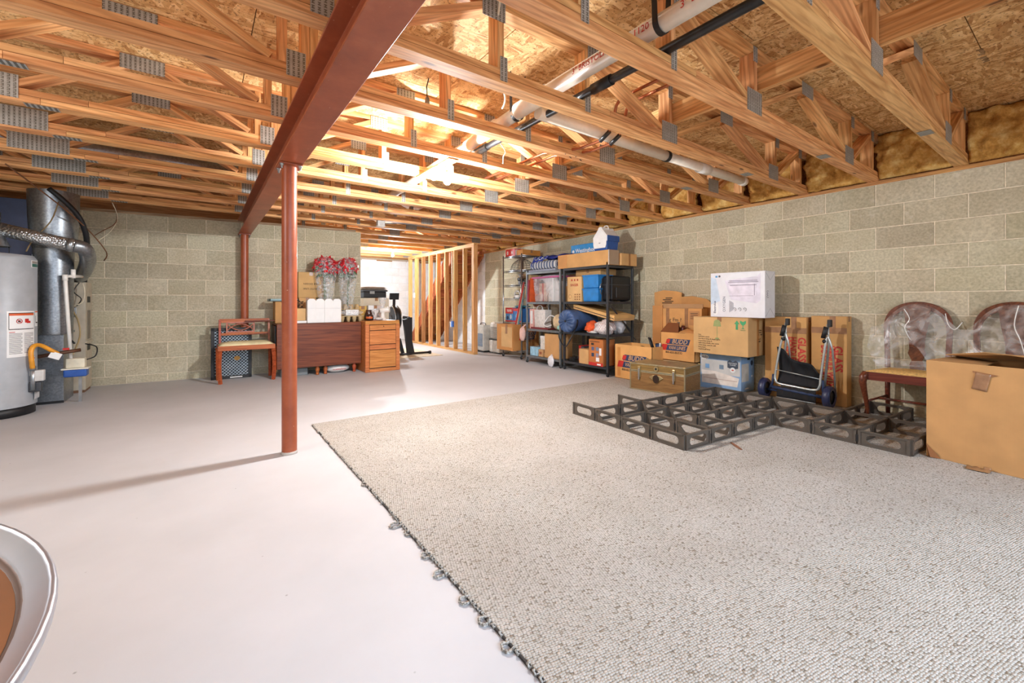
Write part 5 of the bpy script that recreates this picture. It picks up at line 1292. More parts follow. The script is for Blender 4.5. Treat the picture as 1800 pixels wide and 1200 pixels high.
obj('strap', MB().grid(lambda u, v: ((.05 + .03 * (v - .5)) * 1.0, .1715 * math.cos(PI * (1.5 - 1.55 * u) - PI), .1715 * math.sin(PI * (1.5 - 1.55 * u) - PI)), 24, 1), M_BLACK, t, solid=.004)
obj('strap_loop', MB().tube(wire(0, 0, [(.0, .10, -.14), (-.05, .12, -.22), (-.07, .02, -.34), (-.07, -.06, -.36), (-.04, -.12, -.25), (.04, -.13, -.12)], 0, 0), .009, 6), M_BLACK, t)
t = thing('flat_carton', 'flat tan carton tilted on top of the blue sack', 'box', (4.69, 4.31, .845), 0)
o = MB().box(-.16, -.40, 0, .26, .40, .07)
bx = obj('body', o, M_CARD, t, bev=.003, rot=(.20, .0, 0)); obj('lid_edge', MB().box(-.165, -.402, .035, .262, .402, .074), card((222, 176, 112)), t, rot=(.20, 0, 0)); obj('slot', MB().box(-.1665, -.39, .026, -.16, .39, .033), M_INK, t, rot=(.20, 0, 0))
t = thing('cloth_bundle', 'orange cloth bundle beside the blue sack on the dark shelving', 'cloth', (4.60, 4.37, z2)); obj('fabric', MB().ball((0, 0, .085), 1, 18, 10, lambda d: 1 + .4 * noise.noise(d * 2.2) + .2 * noise.noise(d * 7), (.12, .09, .085)), plain((224, 90, 40), .8, amt=.15), t); obj('fold', MB().ball((-.08, -.02, .05), .04, 12, 8, lambda d: 1 + .2 * noise.noise(d * 4)), plain((214, 84, 44), .8), t)
t = thing('cloth_bundle', 'white and pink checked cloth bundle on the dark shelving', 'cloth', (4.60, 4.14, z2))
def chk():
    n = NT('checked_cloth'); v = n.coord((1, 1, 1), False); ck = n.n('TexChecker'); ck.inputs['Scale'].default_value = 45; n.l(v, ck.inputs['Vector'])
    ck.inputs[1].default_value = lin((226, 222, 220)); ck.inputs[2].default_value = lin((206, 186, 184)); return n.set(ck.outputs[0], .9)
obj('fabric', MB().ball((0, 0, .085), 1, 22, 12, lambda d: 1 + .42 * noise.noise(d * 2.2) + .16 * noise.noise(d * 7), (.13, .15, .10)), chk(), t); obj('trailing_edge', MB().ball((-.06, .17, .02), 1, 14, 8, lambda d: 1 + .2 * noise.noise(d * 4), (.05, .12, .022)), plain((222, 218, 216), .9), t)
t = thing('plastic_bag', 'white plastic carrier bag at the back of the dark shelving lower tier', 'bag', (4.84, 4.10, z2)); obj('film', MB().ball((0, 0, .12), 1, 26, 16, lambda d: 1 + .2 * noise.noise(d * 3) + .12 * noise.noise(d * 8), (.10, .10, .125)), plain((226, 226, 228), .35, amt=.05), t); obj('knot', MB().ball((-.02, 0, .25), .02, 8, 6), M_WHITE, t)
z1 = .1355
t = carton('carton', 'small tan carton at the middle of the dark shelving bottom tier', 4.47, 4.72, 4.33, 4.52, z1, .345, M_CARD)
t = carton('carton', 'upright brown carton with small photos on the dark shelving bottom tier', 4.46, 4.70, 4.05, 4.315, z1, .50, card((190, 118, 66)))
for k in range(4): decal(t, 'photo_print', rect(.05, .05), '-x', (-.1208, .055 - .085 * (k % 2), .235 - .085 * (k // 2)), plain(((86, 96, 130), (120, 130, 150), (60, 66, 90), (140, 140, 160))[k], .5))
obj('red_base', MB().box(-.1212, -.133, .0, -.1195, .133, .045), M_RED, t); decal(t, 'white_mark', rect(.06, .055), '-x', (-.1208, -.035, .09), M_LBL); decal(t, 'white_mark', rect(.04, .10), '-x', (-.1208, -.085, .20), M_LBL)
decal(t, 'print_line', rect(.18, .008), '-x', (-.1208, .02, .335), M_INK); decal(t, 'print_line', rect(.05, .03), '-x', (-.1208, .06, .30), M_INK); decal(t, 'white_mark', rect(.07, .02), '-x', (-.1215, -.06, .022), M_LBL)
t = carton('box', 'red and black tool box beside the small tan carton', 4.62, 4.80, 4.62, 4.68, z1, .37, M_RED, tape=False)
t = carton('box', 'black and grey printed box near the red one, bottom tier', 4.60, 4.78, 4.545, 4.61, z1, .36, plain((74, 78, 86), .45), tape=False); decal(t, 'figure_print', disc(.015, 10, .05), '-x', (-.0908, 0, .10), M_LBL)
t = thing('coiled_lead', 'black coiled lead lying on the dark shelving bottom tier', 'cord', (4.55, 4.72, z1)); obj('coil', MB().tube([(.05 * math.cos(k * .5), .06 * math.sin(k * .5), .006 + .0016 * k) for k in range(40)], .006, 6), M_BLACK, t); obj('plug', MB().box(-.02, .05, 0, .01, .09, .022), M_BLACK, t, bev=.003)
t = thing('bag', 'dim bag of shoes at the back of the dark shelving bottom tier', 'bag', (4.86, 4.10, z1)); obj('sack', MB().ball((0, 0, .11), 1, 16, 10, lambda d: 1 + .25 * noise.noise(d * 3), (.11, .12, .11)), plain((150, 140, 136), .7, amt=.3, scale=5), t); obj('handle', MB().tube(wire(0, 0, [(-.03, -.05, .19), (-.04, -.03, .28), (-.04, .04, .28), (-.03, .06, .19)], 0, 0), .008, 6), M_WHITE, t)
t = thing('red_pouch', 'red pouch lying at the right end of the dark shelving bottom tier', 'bag', (4.74, 4.06, z1)); obj('fabric', MB().ball((.03, -.02, .03), 1, 14, 8, lambda d: 1 + .2 * noise.noise(d * 3), (.05, .04, .03)), M_RED, t); obj('flap', MB().ball((.03, -.02, .045), 1, 12, 6, None, (.03, .035, .02)), plain((170, 34, 30), .5), t)

# ------------------------------------------------------------------ carpet
def mat_carpet():
    n = NT('berber_loop'); v = n.coord((1, 1, 1), False)
    mp = n.n('Mapping'); mp.inputs['Rotation'].default_value = (0, 0, .25); mp.inputs['Scale'].default_value = (1.0, 1.35, 1); n.l(v, mp.inputs['Vector'])
    vo = n.n('TexVoronoi'); vo.inputs['Scale'].default_value = 98; vo.inputs['Randomness'].default_value = .42; n.l(mp.outputs[0], vo.inputs['Vector'])
    sep = n.n('SeparateColor'); n.l(vo.outputs['Color'], sep.inputs[0])
    c = n.ramp(sep.outputs[0], [(.0, (148, 136, 120)), (.05, (172, 165, 154)), (.12, (190, 185, 176)), (.6, (195, 190, 182)), (1, (204, 199, 192))])
    dk = n.ramp(vo.outputs['Distance'], [(.42, (255, 255, 255)), (.72, (128, 120, 110))])
    c = n.mix(.8, c, dk, 'MULTIPLY')
    nz = n.n('TexNoise'); nz.inputs['Scale'].default_value = 2.5; nz.inputs['Detail'].default_value = 4; n.l(v, nz.inputs['Vector'])
    c = n.mix(.5, c, n.ramp(nz.outputs[0], [(.3, (226, 222, 216)), (.7, (255, 255, 255))]), 'MULTIPLY')
    inv = n.n('Math', operation='SUBTRACT', i_0=1.0); n.l(vo.outputs['Distance'], inv.inputs[1])
    n.bump(inv.outputs[0], 1.0, .006)
    return n.set(c, .95, 0, .1)
M_CARPET = mat_carpet()
t = thing('carpet', 'large speckled beige loop carpet covering the right half of the floor', 'carpet', (0, 0, 0))
CX, CY = .752, 3.885; TZ = 2.44
k = 0
# broadloom laid as big abutting squares, their seams just visible
for i in range(3):
    for j in range(3):
        xa = CX + i * 1.66 + .0008; xb = min(CX + (i + 1) * 1.66, 5.14); yb_ = CY - j * 2.1 - .0008; ya = CY - (j + 1) * 2.1
        obj('carpet_piece', MB().box(xa, ya, 0, xb, yb_, .0118), M_CARPET, t, bev=.003)
obj('backing_shade_edge', MB().box(CX - .005, -2.4, 0, CX + .0005, CY, .0085), plain((58, 54, 52), .9), t)  # dark strip: cut backing, with the carpet edge's shadow put into its colour
fr = MB()   # frayed yarn loops along the cut left edge
y = CY - .02
while y > .35:
    r = RND.uniform(.004, .010)
    if RND.random() < .75:
        fr.tube([(CX + .004, y, .008), (CX - r, y - .004, .010 + r * .5), (CX - r * .8, y - .012, .006), (CX + .004, y - .016, .006)], .0042, 5)
    y -= RND.uniform(.010, .03)
o = obj('frayed_edge', fr, M_CARPET, t); o['kind'] = 'stuff'
for y, L in ((1.92, .055), (1.48, .045), (1.82, .02), (1.30, .035), (1.18, .03), (1.62, .03), (2.45, .02), (1.05, .03)):
    P = wire(0, 0, [(CX + .005, y, .008), (CX - L * .6, y + .012, .008), (CX - L, y - .004, .006), (CX - L * .7, y - .022, .006), (CX + .002, y - .02, .008)], 0, 0)
    obj('yarn_loop', MB().tube([(p.x + .002 * math.sin(i * 2.1), p.y, p.z + .001 * math.sin(i * 1.7)) for i, p in enumerate(P)], .0048, 6), M_CARPET, t)
for x, y in ((1.93, .82), (2.02, 1.58), (1.43, 2.25), (2.35, .64)):
    pass
CZ = .012
# ------------------------------------------------------------------ moving cartons, trunk
t = carton('moving_carton', 'open moving carton with slanted logo standing beside the dark shelving', 4.53, 4.88, 3.31, 3.90, CZ, .46, card((226, 170, 104)), open_top=True)
budd(t, '-x', (-.1765, .04, .235), .19)
obj('black_liner', MB().grid(lambda u, v: (-.16 + .32 * u, -.27 + .54 * v, .40 + .05 * noise.noise(Vector((u * 4, v * 5, 3)))), 10, 14), M_BLACK, t)
obj('seam_tape', MB().box(-.1765, .20, .03, -.175, .25, .41), card((206, 142, 78)), t)
for k, (dx_, dy_) in enumerate(((0, 0), (.035, .005))):
    t = thing('tool', ['longer', 'shorter'][k] + ' of two dark tool handles sticking out of the open moving carton', 'tool', (4.70 + dx_, 3.42 + dy_, .40))
    obj('handle', MB().tube([(0, 0, 0), (-.02, .05, .17 - .01 * k)], .012, 8), M_BLACK, t); obj('ferrule', MB().tube([(0, 0, -.03), (0, 0, .005)], .014, 8), M_DKGREY, t)
t = thing('cup', 'dark blue cup in the open moving carton beside the tool handles', 'cup', (4.74, 3.37, .40)); obj('shell', MB().lathe([(0, 0), (.03, .0), (.035, .09), (.03, .09), (0, .02)], 14), M_NAVY, t); obj('rim', MB().tube([(.034 * math.cos(q * PI / 8), .034 * math.sin(q * PI / 8), .09) for q in range(16)], .003, 5, closed=True), M_BLACK, t)
t = thing('peg', 'pale grey peg poking out of the open moving carton', 'peg', (4.72, 3.335, .40)); obj('rod', MB().tube([(0, 0, .0), (.01, .0, .09)], .012, 8), plain((190, 188, 184), .4), t); obj('tip', MB().ball((.01, 0, .092), .013, 8, 6), M_WHITE, t)
t = carton('moving_carton', 'upper moving carton with slanted logo, raised behind the trunk', 4.755, 4.94, 2.875, 3.345, .30, .645, card((220, 162, 98)), open_top=True)
budd(t, '-x', (-.0935, .045, .195), .165)
obj('flap', MB().bar((-.09, -.235, .345), (-.02, -.225, .37), .01, .01), M_CARD, t)
M_FLAP = card((126, 74, 40))
obj('flap', MB().add([(-.092, .235, .345), (-.092, -.02, .345), (-.02, .02, .46), (-.02, .17, .46)], [(0, 1, 2, 3)]), M_FLAP, t, solid=.005)
obj('flap', MB().add([(-.092, -.235, .345), (.09, -.235, .345), (.09, -.02, .39), (-.092, -.02, .35)], [(0, 1, 2, 3)]), card((214, 156, 98)), t, solid=.005)
for k, (dx_, dy_) in enumerate(((0, .05), (.01, -.02))):
    t = thing('bottle', ['dark brown bottle with a silver top', 'dark brown bottle without a cap'][k] + ' standing in the raised moving carton', 'bottle', (4.86, 3.16, .37), 0, 'bottles in the raised carton')
    obj('glass', MB().tube([(dx_, dy_, .0), (dx_ + .01, dy_ - .03, .32), (dx_ + .012, dy_ - .034, .36)], [.03, .028, .02], 12), plain((84, 34, 26), .3), t)
    if k == 0: obj('silver_top', MB().tube([(.012, .014, .355), (.015, .008, .40)], .016, 10), M_STEEL, t)
carton('box', 'red and white flat box under the raised moving carton', 4.78, 5.02, 2.93, 3.33, CZ, .20, plain((206, 196, 186), .5, amt=.05), tape=False)
carton('box', 'beige box with dark strip under the raised moving carton, upper one', 4.77, 5.0, 2.935, 3.34, .2005, .2985, card((206, 170, 124)))
t = thing('tall_carton', 'big opened brown carton with handwriting leaning by the block wall', 'box', (5.055, 3.20, CZ))
M_BC = card((212, 158, 98))
obj('body', MB().box(-.075, -.28, 0, .055, .27, .93), M_BC, t, bev=.003)
obj('flap', MB().box(-.085, -.29, .93, -.078, .28, .985), card((178, 138, 98)), t, rot=(0, .02, 0)); obj('flap', MB().box(-.07, .272, .30, .03, .42, .965), card((196, 138, 82)), t, rot=(0, 0, .06))
obj('tape', MB().box(-.0765, .17, .60, -.0745, .22, .93), M_TAPE, t); obj('tape', MB().box(-.0765, -.10, .68, -.0745, -.05, .93), M_TAPE, t)
text(t, 'Lg Fm ?', .07, '-x', (-.076, .10, .78), M_INK); text(t, 'bath', .06, '-x', (-.076, .06, .68), M_INK); text(t, 'rm', .06, '-x', (-.076, .08, .58), M_INK)
obj('printed_panel', MB().box(-.077, -.25, .72, -.0745, -.11, .90), card((196, 144, 96)), t)
for k in range(4): decal(t, 'print_line', rect(.10, .007), '-x', (-.0778, -.18, .87 - .022 * k), M_INK)
for k, (ya, yb_, zz, rx, lb) in enumerate(((3.30, 3.72, 1.165, .0, 'left flattened carton sheet standing against the wall behind the tall carton'), (2.86, 3.295, 1.08, -.06, 'right flattened carton sheet standing against the wall, top edge sloping'))):
    t = thing('flattened_carton', lb, 'cardboard', (5.155 - .012 * k, (ya + yb_) / 2, CZ), 0, 'flattened cartons against the wall'); wd = (yb_ - ya) / 2
    mm = Matrix(((0, 0, 1, -.008), (1, 0, 0, 0), (0, 1, 0, 0), (0, 0, 0, 1)))
    obj('sheet', MB().prism([(-wd, 0), (wd, 0), (wd, zz - .02 + (.02 if k else 0)), (wd * .3, zz + .008), (-wd * .6, zz - .01 - .02 * k), (-wd, zz - .03 - .07 * k)], .012, mm), M_BC, t)
    for j in range(5): decal(t, 'print_line', rect(RND.uniform(.10, .2), .012), '-x', (-.0085, -.02 + .03 * (j % 2), zz - .10 - .022 * j), M_INK)
# trunk
t = thing('trunk', 'brown wood grain steamer trunk with brass hardware', 'trunk', (4.35, 3.006, CZ), math.radians(10.4))
M_TRK = wood('trunk_grain', (112, 82, 42), (146, 112, 62), rv=0, knots=False, sc=2, ring=2); M_BRASS = plain((172, 152, 110), .35, .7); M_TRIM = plain((150, 138, 108), .4, .6)
ta, tb, th_ = .215, .322, .305
def tbox(x0, y0, z0, x1, y1, z1, nm, mat, bev=.002): return obj(nm, MB().box(x0, y0, z0, x1, y1, z1), mat, t, bev=bev)
# grain runs along the long side: turn the wood meshes
def grainbox(nm, z0, z1):
    return obj(nm, MB().box(-tb, -ta, z0, tb, ta, z1), M_TRK, t, bev=.003, rot=(0, 0, PI / 2))
grainbox('body', 0, .215); grainbox('lid', .219, th_)
for z0, z1 in ((.0, .012), (.205, .216), (.219, .230), (th_ - .012, th_ + .001)):
    tbox(-ta - .002, -tb - .002, z0, ta + .002, tb + .002, z1, 'metal_band', M_TRIM)
for sx in (-1, 1):
    for sy in (-1, 1): 
        x, y = sx * ta, sy * tb; tbox(x - .012 if sx > 0 else x - .003, y - .012 if sy > 0 else y - .003, .0, x + .003 if sx > 0 else x + .012, y + .003 if sy > 0 else y + .012, th_, 'corner_strip', M_TRIM)
        obj('corner_ball', MB().ball((x - sx * .006, y - sy * .006, th_ - .004), .016, 10, 7), M_BRASS, t)
for y in (.205, -.20):
    obj('latch', MB().box(-ta - .012, y - .018, .15, -ta, y + .018, .275), M_BRASS, t, bev=.008); obj('latch_arm', MB().box(-ta - .02, y - .009, .12, -ta - .01, y + .009, .25), M_STEEL, t, bev=.004)
obj('lock_wing', MB().prism([(-.085, 0), (-.04, .025), (.04, .025), (.085, 0), (.04, -.03), (-.04, -.03)], .008, face_mat('-x', (-ta - .002, 0, .165))), M_BRASS, t, bev=.003)
obj('lock_plate', MB().prism(disc(.035, 20, .045), .012, face_mat('-x', (-ta - .008, 0, .15))), plain((64, 48, 40), .35, .6), t); obj('lock_hasp', MB().prism(disc(.026, 18, .03), .010, face_mat('-x', (-ta - .002, 0, .262))), M_BRASS, t)
obj('hasp_hole', MB().prism(disc(.012, 14), .004, face_mat('-x', (-ta - .012, 0, .262))), M_BLACK, t)
# boxes right of trunk
t = carton('box', 'blue bedding topper box with bedroom photos under the lamp carton', 4.855, 5.16, 2.385, 2.865, CZ, .434, plain((140, 172, 206), .45, amt=.04), tape=False)
decal(t, 'oval_logo', disc(.055, 20, .028), '-x', (-.1535, .19, .365), M_LBL); text(t, 'Sealy', .045, '-x', (-.1545, .19, .365), M_NAVY)
decal(t, 'bedroom_print', rect(.46, .16), '-x', (-.1533, 0, .26), plain((206, 204, 200), .5, amt=.08, scale=5)); decal(t, 'bed_print', [(-.22, -.10), (.20, -.10), (.22, .0), (-.05, .05), (-.22, .05)], '-x', (-.1541, .0, .16), plain((232, 222, 212), .5))
decal(t, 'bed_print', [(-.2, 0), (.2, 0), (.2, .004), (-.2, .004)], '-x', (-.1549, 0, .12), plain((170, 130, 110), .5)); decal(t, 'cushion_print', rect(.05, .05), '-x', (-.1549, .15, .26), plain((120, 160, 200), .5)); decal(t, 'cushion_print', rect(.05, .05), '-x', (-.1549, -.02, .265), plain((120, 140, 160), .5))
decal(t, 'badge_print', [(-.06, -.04), (.0, -.06), (.06, -.04), (.06, .03), (.035, .045), (0, .03), (-.035, .045), (-.06, .03)], '-x', (-.1557, -.15, .31), plain((66, 76, 90), .5)); text(t, 'MATTRESS\nTOPPER', .02, '-x', (-.1567, -.15, .31), M_LBL)
decal(t, 'round_seal', disc(.03, 18), '-x', (-.1567, -.15, .245), M_LBL); decal(t, 'seal_mark', disc(.014, 10, .008), '-x', (-.1577, -.15, .245), plain((214, 96, 80), .5))
decal(t, 'side_photo', rect(.16, .20), '-y', (-.06, -.2408, .22), plain((206, 198, 186), .5, amt=.12, scale=6)); decal(t, 'hand_hole', rect(.06, .022), '-y', (0.02, -.2408, .37), M_BLACK); decal(t, 'side_badge', disc(.03, 8), '-y', (.09, -.2408, .32), plain((50, 62, 84), .5)); text(t, '?', .05, '-y', (.09, -.242, .26), M_LBL); decal(t, 'side_mark', rect(.03, .02), '-y', (.09, -.242, .17), M_LBL); decal(t, 'side_mark', disc(.05, 14, .008), '-y', (-.03, -.242, .04), M_LBL)
t = carton('carton', 'tan lamp carton with green lamp print and handwriting, middle of the stack', 4.70, 5.14, 2.235, 2.86, .436, .855, card((204, 164, 112)), seam='x')
M_GRN = plain((64, 150, 96), .6); M_OLV = plain((150, 158, 100), .7)
decal(t, 'lamp_shade_print', [(-.045, -.03), (.045, -.03), (.035, .03), (.015, .045), (-.015, .045), (-.035, .03)], '-x', (-.221, .025, .345), M_OLV); decal(t, 'lamp_stem_print', rect(.006, .13), '-x', (-.221, .025, .25), M_OLV); decal(t, 'lamp_foot_print', disc(.025, 14, .010), '-x', (-.221, .025, .18), M_OLV)
decal(t, 'up_arrow', [(-.012, -.05), (.012, -.05), (.012, .01), (.028, .01), (0, .05), (-.028, .01), (-.012, .01)], '-x', (-.221, -.195, .34), M_GRN)
decal(t, 'glass_mark', [(-.03, .045), (.0, .03), (.03, .045), (.032, .02), (.015, -.002), (.004, -.008), (.004, -.035), (.02, -.045), (-.02, -.045), (-.004, -.035), (-.004, -.008), (-.015, -.002), (-.032, .02)], '-x', (-.221, -.26, .345), M_GRN); text(t, 'FRAGILE', .014, '-x', (-.221, -.26, .285), M_GRN)
for k, l_ in enumerate(('box', 'hall lamp stand', 'two floor lamp & shade parts', 'round blue lamp &', 'table lamp shade, two extra', 'china lamp, cord & bulb', 'lamp base', 'small & tall lamp')):
    text(t, l_, .022, '-x', (-.221, .25, .215 - .024 * k), M_INK, align='LEFT')
text(t, 'lg. lamps\nwindow\nrm - stairs\n\nbox 4\nfragile', .024, '-y', (.0, -.3135, .22), M_INK, align='LEFT'); obj('tape_strip', MB().box(-.025, -.3138, .0, .025, -.3127, .40), plain((170, 118, 66), .3), t)
t = carton('box', 'large white appliance box with air cleaner picture on top of the stack', 4.755, 4.985, 2.09, 2.68, .857, 1.352, plain((224, 224, 228), .4, amt=.02), tape=False)
X_ = -.1155
decal(t, 'blue_corner', [(-.06, -.14), (.05, -.10), (.0, .15), (-.06, .17)], '-x', (X_, .23, .28), plain((196, 212, 228), .45))
decal(t, 'logo_lobe', disc(.035, 18, .07), '-x', (X_ - .001, .235, .09), M_LBL); text(t, 'Electrolux', .034, '-x', (X_ - .002, .243, .11), plain((70, 70, 96), .5), PI / 2, bold=.0008)
text(t, 'OXYGEN', .042, '-x', (X_ - .001, .135, .145), plain((110, 110, 122), .5), PI / 2); 
for k in range(5): decal(t, 'print_line', rect(.004, .13 - .012 * k), '-x', (X_ - .001, .075 - .010 * k, .12), plain((140, 140, 150), .5))
decal(t, 'blue_square', rect(.024, .02), '-x', (X_ - .001, .225, .455), plain((90, 160, 210), .5)); decal(t, 'round_badge', disc(.012, 14), '-x', (X_ - .001, .19, .457), plain((80, 84, 90), .5))
M_LIL = plain((214, 208, 220), .45); M_GL = plain((120, 112, 130), .45)
decal(t, 'appliance_print', [(-.19, .02), (.16, .06), (.19, .09), (.19, -.20), (.15, -.23), (-.12, -.19)], '-x', (X_, -.06, .385), M_LIL)
decal(t, 'appliance_face', [(-.15, -.03), (.11, -.01), (.14, -.03), (.14, -.15), (.11, -.17), (-.10, -.16)], '-x', (X_ - .001, -.06, .385), plain((222, 214, 226), .45))
for zz, w_ in ((.40, .30), (.385, .32), (.352, .28)): decal(t, 'appliance_slot', rect(w_, .006), '-x', (X_ - .0018, -.07, zz), M_GL)
decal(t, 'appliance_slot', rect(.26, .003), '-x', (X_ - .0018, -.05, .235), M_GL); decal(t, 'appliance_slot', rect(.006, .12), '-x', (X_ - .0018, -.19, .30), M_GL)
for k in range(3): obj('round_icon', MB().tube([(X_ - .0005, .02 - .055 * k + .017 * math.cos(j * PI / 8), .088 + .017 * math.sin(j * PI / 8)) for j in range(13)], .0018, 4), M_INK, t); text(t, ('24', '3.5', 'Hi')[k], .014, '-x', (X_ - .001, .02 - .055 * k, .088), M_INK)
for z0, z1, zc in ((.485, .485, .40), (.01, .01, .10)): obj('fold_line', MB().tube([(-.11, -.2955, z0), (0, -.2955, zc), (.11, -.2955, z1)], .0012, 4), M_GL, t)
text(t, '(W)', .05, '-y', (-.06, -.2965, .25), M_GL, PI / 2)
# GLASS cartons against the wall
for k, (ya, yb_, xa, xb, zz, lb) in enumerate(((1.80, 2.20, 5.0, 5.155, .868, 'left of two upright glass cartons with red vertical print'), (1.468, 1.765, 5.02, 5.15, .885, 'right of two upright glass cartons with red vertical print'))):
    t = carton('glass_carton', lb, xa, xb, ya, yb_, CZ, zz, card((206, 158, 100)), group='upright glass cartons'); hh = zz - CZ; fx = -(xb - xa) / 2 - .001
    W_ = (yb_ - ya) / 2
    obj('tape_band', MB().box(fx - .0005, -W_, hh - .17, fx + .001, W_, hh - .11), M_TAPE, t); obj('tape_band', MB().box(fx - .0008, -W_ + .09, hh - .17, fx + .001, -W_ + .14, hh + .001), M_TAPE, t)
    zs = (.65, .585)[k]; cyy = (ya + yb_) / 2
    for w_, sz, yw, sxx in (('GLASS', .10, (1.845, 1.54)[k], .9), ('HANDLE WITH CARE', .085, (1.925, 1.60)[k], .72), ('DO NOT LAY FLAT', .075, (1.985, 1.655)[k], .72)):
        text(t, w_, sz, '-x', (fx - .001, yw - cyy, zs), M_REDINK, -PI / 2, bold=.003, sx=sxx, align='LEFT')
# ------------------------------------------------------------------ folded cart
t = thing('folding_cart', 'folded trolley frame with navy wheels and black fabric seat', 'cart', (4.875, 1.86, CZ))
M_WHL = plain((40, 46, 78), .4); M_FRM = plain((186, 192, 190), .3, .6); M_FAB = plain((20, 20, 24), .8, amt=.2)
def wheel(x, y, r):
    obj('wheel', MB().lathe([(r * .62, -.026), (r * .9, -.032), (r, -.016), (r, .016), (r * .9, .032), (r * .62, .026)], 26, Matrix.Translation((x, y, r)) @ Matrix.Rotation(PI / 2, 4, 'X')), M_WHL, t)
    obj('hub', MB().lathe([(0, -.02), (r * .64, -.016), (r * .64, .016), (0, .02)], 18, Matrix.Translation((x, y, r)) @ Matrix.Rotation(PI / 2, 4, 'X')), M_BLACK, t)
wheel(.0, .285, .104); wheel(.0, -.295, .104)
obj('axle', MB().tube([(0, -.29, .092), (0, .29, .092)], .012, 8), M_NAVY, t)
yl, yr = .165, -.225
obj('front_loop', MB().tube(wire(0, 0, [(.0, .095, .70), (-.01, .13, .56), (-.03, yl, .30), (-.04, yl + .0, .21), (-.04, yl - .035, .175), (-.04, 0, .165), (-.04, yr + .04, .158), (-.04, yr - .005, .20), (-.03, yr - .012, .30), (-.01, -.262, .56), (.0, -.275, .68)], 0, 0, 5), .0115, 8), M_FRM, t)
for y0, y1 in ((.115, .07), (-.262, -.295)):
    obj('upright', MB().tube([(.06, y0 + .03, .10), (.03, y0 - .02, .60), (.0, y1 + .012, .80)], .0115, 8), M_FRM, t)
    obj('upright', MB().tube([(.09, y0 - .06, .10), (.05, y0 - .045, .55), (.0, y1 + .01, .70)], .009, 8), M_FRM, t)
    obj('grip', MB().tube([(-.012, y1 + .045, .665), (-.006, y1 + .022, .775)], .021, 10), M_BLACK, t); obj('joint', MB().ball((.0, y1 + .035, .635), .022, 10, 7), M_BLACK, t); obj('top_clip', MB().box(-.02, y1 - .022, .775, .022, y1 + .012, .845), M_BLACK, t, bev=.006)
obj('cross_wire', MB().tube([(-.035, yl, .315), (-.035, yr - .01, .268)], .005, 6), M_FRM, t)
def fab(u, v):
    y = .16 - .38 * u; zz = .17 + (.36 - .20 * u + .025 * math.sin(u * 9 + 1)) * v
    return (.0 + .05 * math.sin(v * 3) + .02 * math.sin(u * 19 + v * 5) * v + .015 * noise.noise(Vector((y * 14, zz * 9, 0))), y, zz)
obj('seat_fabric', MB().grid(fab, 20, 12), M_FAB, t, solid=.012); obj('basket_front', MB().grid(lambda u, v: (-.045 + .003 * math.sin(u * 30), .15 - .35 * u, .03 + .12 * v), 24, 4), M_FAB, t, solid=.004)
obj('front_bar', MB().tube([(-.035, .20, .13), (-.035, -.25, .10)], .016, 8), M_NAVY, t); obj('low_bar', MB().tube([(-.05, .15, .035), (-.05, -.2, .03)], .006, 6), M_FRM, t)
obj('fork', MB().tube([(.0, .24, .09), (-.02, .2, .17), (-.02, .19, .26)], .012, 8), M_NAVY, t); obj('fork', MB().tube([(.0, -.26, .09), (-.02, -.25, .17), (-.02, -.25, .26)], .012, 8), M_NAVY, t)
# ------------------------------------------------------------------ grid of linked plastic frames on the carpet
t = thing('storage_grid', 'grid of linked brown plastic frames with oval holes lying on the carpet', 'grid', (2.685, 1.695, CZ), math.radians(-3.2))
M_GRID = plain((84, 76, 68), .5, amt=.06)
PX, PY, GH = .2885, .2905, .106
def gpanel(L):
    mb = MB(); mb.hole_plate(L - .012, GH - .012, .006, L * .66, GH * .55, Matrix.Translation((0, 0, GH / 2)), seg=5)
    mb.box(-L / 2 + .003, -.009, GH - .010, L / 2 - .003, .009, GH); mb.box(-L / 2 + .003, -.009, 0, L / 2 - .003, .009, .008)
    for s_ in (-1, 1): mb.box(s_ * (L / 2 - .012) - .008, -.009, .0, s_ * (L / 2 - .012) + .008, .009, GH)
    me = mb.mesh('frame_panel'); fixn(me); me.materials.append(M_GRID); return me
GPX, GPY = gpanel(PX), gpanel(PY)
me_h = MB().box(-.008, -.0105, .022, .008, .0105, .072).mesh('hinge_clip'); me_h.materials.append(M_BLACK)
me_b = MB().bar((.0, 0, GH - .012), (.085, 0, .012), .012, .018).mesh('brace'); me_b.materials.append(M_GRID)
def gp(me, x, y, rz):
    o = bpy.data.objects.new(me.name, me); COL.objects.link(o); o.parent = t; o.location = (x, y, 0); o.rotation_euler = (0, 0, rz)
def runx(i0, i1, j):
    for i in range(i0, i1):
        gp(GPX, (i + .5) * PX, j * PY, 0)
        if i > i0: gp(me_h, i * PX, j * PY, 0)
def runy(i, j0, j1):
    for j in range(j0, j1):
        gp(GPY, i * PX, (j + .5) * PY, PI / 2)
        if j > j0: gp(me_h, i * PX, j * PY, PI / 2)
runy(0, 0, 4); runy(1, 0, 2); runy(2, 0, 4); runy(4, -3, 3); runy(6, -3, 3); runy(8, -2, -1)
runx(0, 6, 0); runx(2, 6, 1); runx(0, 6, 2); runx(0, 6, 3); runx(4, 6, -1); runx(4, 8, -2); runx(4, 6, -3); runx(6, 8, -1)
for i, j in ((0, 3), (0, 2), (2, 3), (2, 2), (2, 1), (1, 1), (4, 2), (4, 1), (4, 0), (6, 1), (6, 0), (6, -1), (4, -1)):
    gp(me_b, i * PX, j * PY, -PI / 2)
